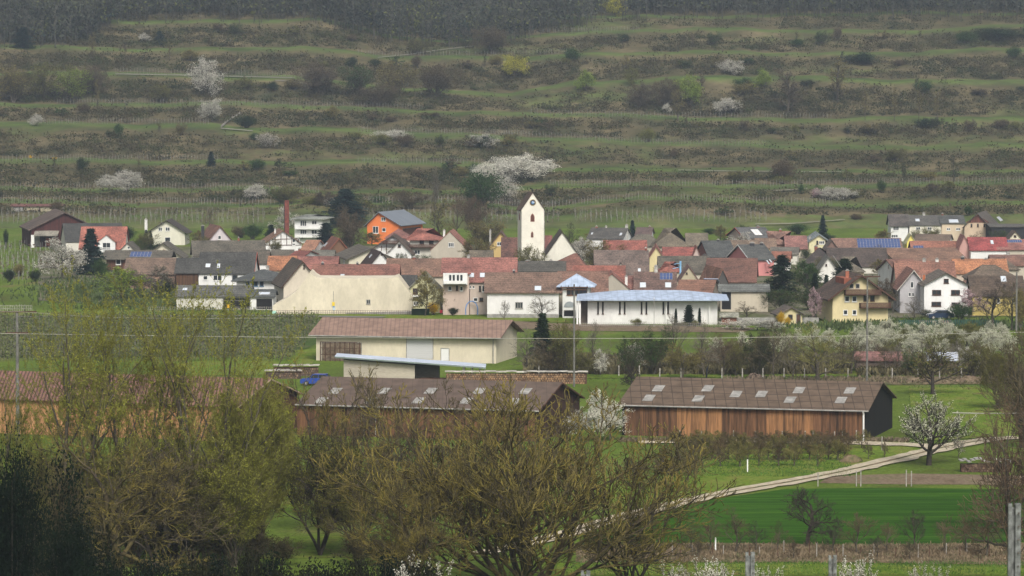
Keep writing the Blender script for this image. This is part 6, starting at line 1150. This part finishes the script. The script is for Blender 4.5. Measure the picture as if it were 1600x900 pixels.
# ---------------------------------------------------------------- masses nobody could count
def mass(name, label, V_, F_, mats, mi=None):
    me = mk(name, V_, F_, mats, mi); o = bpy.data.objects.new(name, me); COL.objects.link(o); o['kind'] = 'stuff'; o['label'] = label; return o
g = np.random.default_rng(11)
# scrub on the terrace banks
def scrubmat():
    m, n, b = newmat('scrub_foliage'); L = n.links.new; N = n.nodes.new
    ge = N('ShaderNodeNewGeometry'); t = N('ShaderNodeTexNoise'); t.inputs['Scale'].default_value = .045; t.inputs['Detail'].default_value = 7; t.inputs['Roughness'].default_value = .75; L(ge.outputs['Position'], t.inputs[0])
    r_ = N('ShaderNodeValToRGB'); L(t.outputs[0], r_.inputs[0]); el = r_.color_ramp.elements; el.new(.45); el.new(.52); el.new(.6)
    for i, (p, c) in enumerate([(.36,(.045,.058,.025)),(.44,(.075,.076,.038)),(.5,(.095,.078,.044)),(.57,(.062,.078,.03)),(.66,(.125,.108,.056))]): el[i].position = p; el[i].color = c4(c)
    L(r_.outputs[0], b.inputs['Base Color']); b.inputs['Roughness'].default_value = 1; b.inputs['Specular IOR Level'].default_value = 0
    tr = N('ShaderNodeBsdfTranslucent'); L(r_.outputs[0], tr.inputs[0]); ms = N('ShaderNodeMixShader'); ms.inputs[0].default_value = .4; L(b.outputs[0], ms.inputs[1]); L(tr.outputs[0], ms.inputs[2]); L(ms.outputs[0], n.nodes['Material Output'].inputs[0]); return m
cs = []; n = 0
while n < 15000:
    px = g.uniform(-260, 1860); py = g.uniform(-5, 338) if g.random() < .8 else g.uniform(40, 200)
    a_, D_, z_ = prof(px); ii = np.searchsorted(-a_, -py) ; bank = (ii % 2 == 0) and ii >= 2 and (a_[ii-1] - py) / max(a_[ii-1] - a_[ii], 1) < .72
    gb = blob(np.array([px]), np.array([py]), GREEN_BLOBS)[0]
    dens = .9 if bank else .02
    dens *= (1 - .93*gb) * (1.0 if noise2(px*.02, py*.05, 3) > -.3 else .3)
    if g.random() > dens: continue
    p = gp(px, py); cs.append((p.x, p.y, p.z, g.uniform(.7, 1.5) * (1.7 if g.random() < .14 else 1))); n += 1
cs = np.array(cs); K = 28
C = np.repeat(cs[:, :3], K, 0); S = np.repeat(cs[:, 3], K)
off = g.normal(0, 1, (len(C), 3)); off[:, 2] = np.abs(off[:, 2]); C = C + off * np.stack([S*.95, S*.6, S*.6], 1); V_, F_ = quads(C, 1.0, g); V_ = (V_.reshape(-1, 4, 3) - C[:, None]) * (.27 * (S ** .7))[:, None, None] + C[:, None]
mass('hillside_scrub', 'brown and olive scrub covering the banks between the terraces', V_.reshape(-1, 3), F_, scrubmat())
# forest above the terraces
FOREST = [(-300, 72), (0, 70), (140, 62), (180, 30), (300, 24), (480, 26), (560, 52), (640, 66), (740, 70), (800, 62), (860, 46), (950, 24), (1100, 22), (1300, 24), (1600, 22), (1900, 22)]
P0, P1, R0, R1, QC, QS, MI = [], [], [], [], [], [], []
nt_ = 0
for k in range(4200):
    px = g.uniform(-280, 1880); lim = ev(FOREST, px); py = lim - g.exponential(22) + g.normal(3, 5)
    if py < -120: py = lim - g.uniform(0, 60)
    p = gp(px, py); H = g.uniform(9, 15); q = np.array(p)
    P0.append(q); P1.append(q + [g.normal(0,.4), 0, H*.9]); R0.append(.12); R1.append(.04)
    for j in range(10):
        t_ = g.uniform(.3, .9); s_ = q + np.array([0, 0, H*t_]); e_ = s_ + np.array([g.normal(0, 1.3), g.normal(0, 1.3), g.uniform(1.5, 3.8)]); P0.append(s_); P1.append(e_); R0.append(.09); R1.append(.04)
    m_ = 36; cc = q + np.stack([g.normal(0, 1.9, m_), g.normal(0, 1.6, m_), H*g.uniform(.28, 1.02, m_)], 1); QC.append(cc); kind_ = 0 if g.random() < .78 else (1 if g.random() < .6 else 2); MI += [1 + kind_] * m_
P0, P1, R0, R1 = map(np.array, (P0, P1, R0, R1)); v1, f1 = tubes(P0, P1, R0, R1, 3); QC = np.concatenate(QC); v2, f2 = quads(QC, .5, g, aspect=1.2)
mass('forest', 'grey-brown leafless forest along the top of the slope', np.concatenate([v1, v2]), np.concatenate([f1, f2 + len(v1)]), [mat('forest_stems', (.085,.08,.065), .95, .4, .3), leafmat('forest_twigs', (.048,.054,.038), .3, 0, .05), leafmat('forest_green', (.09,.10,.03), .3, 0, .1), leafmat('forest_dark', (.02,.032,.025), .3, 0, .1)], np.concatenate([np.zeros(len(f1), int), np.array(MI)]))
# vine rows: stakes and vines on the shelves and behind the left barn
def boxes(C, w, h):
    n_ = len(C); o = np.array([[-1,-1,0],[1,-1,0],[1,1,0],[-1,1,0],[-1,-1,1],[1,-1,1],[1,1,1],[-1,1,1]], float) * [w/2, w/2, 1]
    V_ = C[:, None] + o[None] * np.stack([np.ones(n_), np.ones(n_), h], 1)[:, None]; f_ = np.array([(0,1,5,4),(1,2,6,5),(2,3,7,6),(3,0,4,7),(4,5,6,7)]); return V_.reshape(-1, 3), (np.arange(n_)[:, None, None]*8 + f_).reshape(-1, 4)
C = []
rows_ = [(0,-50,430,2.2),(0,560,1300,2.0),(0,570,870,5),(1,0,500,1.6),(1,860,1600,1.6),(2,-20,340,1.5),(2,560,760,1.5),(3,60,330,1.5),(3,560,830,1.8),(3,760,1200,3),(4,90,400,1.6),(4,400,660,1.6),(4,830,1300,1.6),(5,180,480,1.6),(6,560,900,1.6),(7,840,1000,1.6)]
for k_, x0, x1, lift in rows_:
    x = x0
    while x < x1:
        y = ev(EDGES[k_][0], x); 
        for dy in (1.2, 3.6): C.append(tuple(gp(x + g.uniform(-.5, .5), y - dy)))
        x += g.uniform(3.5, 6)
for x0, x1, y0, y1 in ((-60,420,334,352),(560,880,334,350),(0,120,385,400),(-60,110,404,425),(-60,60,432,440),(900,1200,334,350)):
    for y in np.arange(y0, y1, 3.2):
        for x in np.arange(x0, x1, 8): C.append(tuple(gp(x + g.uniform(-2, 2), y + g.uniform(-1, 1))))
C = np.array(C); v1, f1 = boxes(C, .06, g.uniform(1.3, 1.9, len(C)))
V2 = C + np.array([0, 0, .9]) + g.normal(0, .25, C.shape); v2, f2 = quads(np.repeat(V2, 3, 0) + g.normal(0, .3, (len(V2)*3, 3)), .22, g)
mass('hillside_vines', 'rows of pale vine stakes on the hillside terraces', np.concatenate([v1, v2]), np.concatenate([f1, f2 + len(v1)]), [mat('pale_stakes', (.22,.22,.2), .9, .15, 1), leafmat('vine_canes', (.11,.08,.06), .3, 0, 1)], np.concatenate([np.zeros(len(f1), int), np.ones(len(f2), int)]))
C = []
for y in np.arange(500, 566, 1.9):
    for x in np.arange(-80, 500 - max(0, y-505)*.8, 5.0): C.append(tuple(gp(x + g.uniform(-.8, .8) + (y % 3), y + g.uniform(-.2, .2))))
C = np.array(C); v1, f1 = boxes(C, .03, g.uniform(1.1, 1.7, len(C))); V2 = np.repeat(C, 6, 0) + g.normal(0, 1, (len(C)*6, 3)) * [.4, .1, .35] + [0, 0, .8]; v2, f2 = quads(V2, .2, g)
mass('vineyard', 'dense rows of bare vines on stakes behind the willows', np.concatenate([v1, v2]), np.concatenate([f1, f2 + len(v1)]), [POLE, leafmat('vine_canes2', (.10,.115,.04), .3, 0, 1)], np.concatenate([np.zeros(len(f1), int), np.ones(len(f2), int)]))
# tufts of grass and dead weeds
def tufts(name, label, regions, m, hh, n_):
    C = []
    for (x0, x1, y0, y1) in regions:
        for k in range(n_): C.append(tuple(gp(*((g.uniform(x0, x1), g.uniform(y0, y1)) if name != 'garden_growth' else ((x0+x1)/2 + g.normal(0, .3)*(x1-x0), (y0+y1)/2 + g.normal(0, .22)*(y1-y0))))))
    C = np.array(C); n_ = len(C); h = g.uniform(.4, 1, n_) * hh; a = g.uniform(0, 6.28, n_); dx = np.stack([np.cos(a), np.sin(a), np.zeros(n_)], 1) * (hh*.22); tip = C + np.stack([g.normal(0, hh*.3, n_), g.normal(0, hh*.3, n_), h], 1)
    V_ = np.stack([C - dx, C + dx, tip + dx*.25, tip - dx*.25], 1); mass(name, label, V_.reshape(-1, 3), np.arange(n_*4).reshape(n_, 4), m)
tufts('dead_weeds', 'pale dead weeds and stalks along the strip below the green field', [(900,1640,850,880),(940,1640,853,876)], leafmat('dry_stalks', (.2,.155,.10), .4, .2, .6), .3, 5000)
tufts('meadow_tufts', 'tufts of meadow grass between the fields', [(400,1100,690,800),(1060,1330,712,745),(880,1640,878,899),(820,1640,578,596),(1420,1640,600,690)], leafmat('grass_blades', (.06,.12,.022), .4, 0, .3), .2, 6000)
tufts('lane_weeds', 'brown weeds along the foot of the long barn', [(970,1420,688,691),(1130,1640,590,600)], leafmat('brown_weeds', (.15,.12,.08), .4, 0, .6), .5, 2500)
tufts('hedge_bottom', 'low brown and olive growth under the orchard hedge', [(820,1330,560,586),(1340,1560,566,588)], leafmat('hedge_growth', (.12,.105,.055), .5, .2, .4), 1.1, 9000)
tufts('garden_growth', 'low green garden growth along the village edge', [(150,430,455,490),(1250,1600,500,520),(60,230,430,480)], leafmat('garden_green', (.065,.09,.03), .5, 0, .3), .8, 3000)
# ---------------------------------------------------------------- single trees on the slope
for (t_, px_, pb, pt_, w_, lf, lb) in [
 ('leafy0',319,152,90,48,'blossom_dull','tall white blossoming tree on the upper left terrace'), ('leafy1',331,192,153,34,'blossom_dull','white blossoming tree just below the tall blossoming one'), ('leafy2',57,196,176,24,'blossom_dull','small pale blossoming bush at the far left of the slope'),
 ('leafy0',198,299,265,60,'blossom_dull','wide white blossoming bush on the lower left terrace'), ('leafy1',170,298,272,40,'blossom_dull','smaller blossoming bush left of the wide one'), ('leafy2',225,66,50,18,'blossom_dull','pale blossoming spot below the forest on the left'), ('spruce1',249,68,46,18,'bluegreen','dark round conifer on the upper left slope'),
 ('spruce1',37,74,40,34,'bluegreen','dark conifer below the forest at far left'), ('leafy0',820,284,240,84,'blossom','brightest white blossoming thicket on the slope above the tower'), ('leafy1',790,274,244,50,'blossom','left shoulder of the blossoming thicket above the tower'), ('leafy2',758,282,252,52,'blossom','blossoming trees trailing down left of the brightest thicket'), ('leafy0',790,316,276,44,'blossom_dull','lower end of the blossoming band above the church tower'), ('leafy1',848,272,248,44,'blossom','right end of the blossoming thicket above the tower'),
 ('bush1',752,322,262,70,'green','dark green thicket under the blossoming band'), ('leafy2',400,310,286,44,'blossom_dull','blossoming bush above the brick stack'), ('multi0',445,318,288,60,'olive','olive thicket above the half-timbered white house'), ('multi1',510,322,296,50,'mauve','brown thicket left of the blue-green cedar'), ('leafy1',515,322,306,26,'blossom_dull','faint blossom in the brown thicket left of the cedar'),
 ('spruce0',330,260,234,14,'bluegreen','small dark spruce on the middle left terrace'), ('leafy0',1298,312,290,46,'blossom_dull','white blossoming bush on the lower right terrace'), ('leafy1',1320,310,292,38,'blossom_dull','right half of the lower right blossoming bush'), ('leafy2',1276,310,292,20,'pink','pink tinted bush left of the lower right blossoms'),
 ('leafy1',803,124,85,40,'yellow','yellow-green budding tree in the upper middle of the slope'), ('leafy2',915,142,108,36,'spring','yellow-green tree right of the upper middle one'), ('leafy0',986,132,104,28,'olive','olive budding tree on the upper middle terrace'), ('leafy1',1079,170,117,42,'spring','tall fresh green tree on the upper right slope'), ('leafy2',1192,140,106,32,'spring','fresh green crown right of the tall fresh green tree'), ('leafy0',960,26,-4,36,'yellow','bright yellow tree at the top edge of the slope'),
 ('slim0',1232,180,106,44,'mauve','reddish bare tree group on the upper right slope'), ('slim1',1308,160,88,36,'ochre','tall ochre poplar on the upper right slope'), ('bush0',1226,282,246,50,'brown','round brown bare bush above the right green terrace'), ('bush1',1012,222,196,26,'olive','olive bush at the head of the green gully'), ('bush2',1252,303,286,14,'green','small green bush beside the right lower lane'), ('leafy2',1482,296,280,26,'olive','small olive tree on the right lower terrace'),
 ('slim2',1058,190,138,20,'ochre','rusty poplar left of the tall fresh green tree'), ('slim1',1146,178,156,26,'blossom_dull','pale branches on the upper right terrace'), ('leafy0',1140,116,92,40,'blossom_dull','faint blossom high on the right slope'), ('leafy1',1132,178,152,36,'blossom_dull','faint blossoming bush right of the fresh green tree'), ('leafy2',1042,176,160,18,'blossom_dull','small pale bush left of the rusty poplar'),
 ('slim0',1436,190,130,12,'ochre','slim ochre poplar on the right slope'), ('slim1',1397,190,136,10,'ochre','slimmer ochre poplar left of it on the right slope'), ('slim2',1352,188,140,10,'ochre','slim poplar right of the reddish group'), ('slim0',1464,188,138,10,'ochre','right slim poplar on the upper slope'), ('slim1',1382,62,46,12,'ochre','tiny poplar under the top right forest'),
 ('slim2',1490,290,240,14,'ivy','ivy-clad slim tree on the right lower slope'), ('slim0',1412,292,250,12,'ivy','dark slim tree on the right lower bank'), ('slim1',681,318,265,16,'grey','pair of pale birches above the olive tree'), ('slim2',152,168,122,8,'ochre','slim pale tree beside the left vine row'), ('slim0',265,96,64,10,'ochre','slim ochre tree below the upper left scrub'),
 ('slim1',145,90,50,12,'ochre','slim budding tree under the forest on the left'), ('multi0',115,158,105,70,'spring','fresh green thicket on the upper left slope'), ('multi1',70,156,98,70,'olive','olive thicket left of the fresh green one'), ('multi2',20,160,100,60,'ochre','brown-green thicket at the far left edge of the slope'), ('multi0',150,150,100,50,'mauve','brown thicket right of the fresh green one'),
 ('multi1',250,160,130,40,'olive','small olive thicket on the upper left terrace'), ('multi2',500,150,96,70,'mauve','brown thicket in the upper middle of the slope'), ('multi0',560,152,100,70,'green','dark green thicket right of the brown one'), ('multi1',620,150,94,64,'ochre','ochre tinted thicket in the upper middle'), ('multi2',680,154,98,66,'brown','brown thicket above the middle terrace'), ('multi0',590,165,130,80,'brown','low thicket below the dark green one'),
 ('multi1',650,84,58,40,'olive','olive thicket under the forest edge in the middle'), ('multi2',770,84,40,60,'brown','brown thicket at the forest corner'), ('multi0',1040,168,120,50,'brown','brown thicket left of the fresh green tree'), ('multi1',1000,170,128,44,'mauve','mauve thicket on the upper middle bank'), ('bush0',385,200,178,40,'ivy','dark bush right of the climbing lane'), ('bush1',610,218,200,60,'blossom_dull','pale flowering scrub on the middle terrace'), ('bush2',755,232,210,44,'ivy','dark flecked bush on the middle terrace'), ('leafy0',756,232,208,46,'blossom_dull','faint blossom on the dark flecked bush'),
 ('multi0',420,232,206,36,'blossom_dull','pale bush below the lane on the left middle slope'), ('multi1',640,326,296,60,'brown','brown bushes left of the pale birches'), ('bush1',48,247,240,8,'forsythia','tiny bright yellow bush on the left terrace'), ('bush2',85,249,243,9,'forsythia','tiny orange-yellow bush right of the bright yellow one'), ('bush0',1350,100,80,60,'ivy','dark bush bank on the upper right terrace'), ('bush1',1560,60,40,90,'ivy','dark scrub at the top right edge')]:
    if t_.startswith('leafy'): t_ = 'full' + t_[5:]
    tree(t_, px_, pb, pt_, w_, lf, lb, group='trees and bushes on the terraced slope', sink=.4)
template('sparse', 701, leaf_n=500, leaf_s=.03, leaf_spread=.03, levels=3, nchild=(8, 6), first=.15, ratio=.5, angle=(45, 45), r0=.02, up=.05, tw_min=.004)
for i in range(190):
    k_ = g.integers(0, 8); px = g.uniform(-40, 1640); y = ev(EDGES[k_][0], px) + g.uniform(9, 24)
    if blob(np.array([px]), np.array([y]), GREEN_BLOBS)[0] > .5: continue
    tree(('bush0','bush1','multi2','sparse','slim0')[i % 5], px, y, y - g.uniform(9, 24), g.uniform(16, 38) if i % 5 != 4 else 8, ('green','brown','ivy','olive','ochre','brown','green')[i % 7], 'nameless low bush on a bank of the terraced slope', 'shrub', 'slope_bush', group='low bushes on the banks of the slope', seed=i, sink=.3)
# ---------------------------------------------------------------- haze
mb = MB(); mb.box((-1400, -320, -1.6), (2800, 0, 0), (0, 2600, 0), (0, 0, 175)); hz = solo('haze', mb, bpy.data.materials.new('haze_air'), 'thin pale haze filling the valley air', None, (0, 0, -1.6)); hz['kind'] = 'stuff'
m = hz.data.materials[0]; m.use_nodes = True; n = m.node_tree; n.nodes.remove(n.nodes['Principled BSDF']); pv = n.nodes.new('ShaderNodeVolumePrincipled'); pv.inputs['Color'].default_value = (.68, .82, 1.0, 1); pv.inputs['Density'].default_value = .00013; pv.inputs['Anisotropy'].default_value = .2
n.links.new(pv.outputs[0], n.nodes['Material Output'].inputs['Volume'])
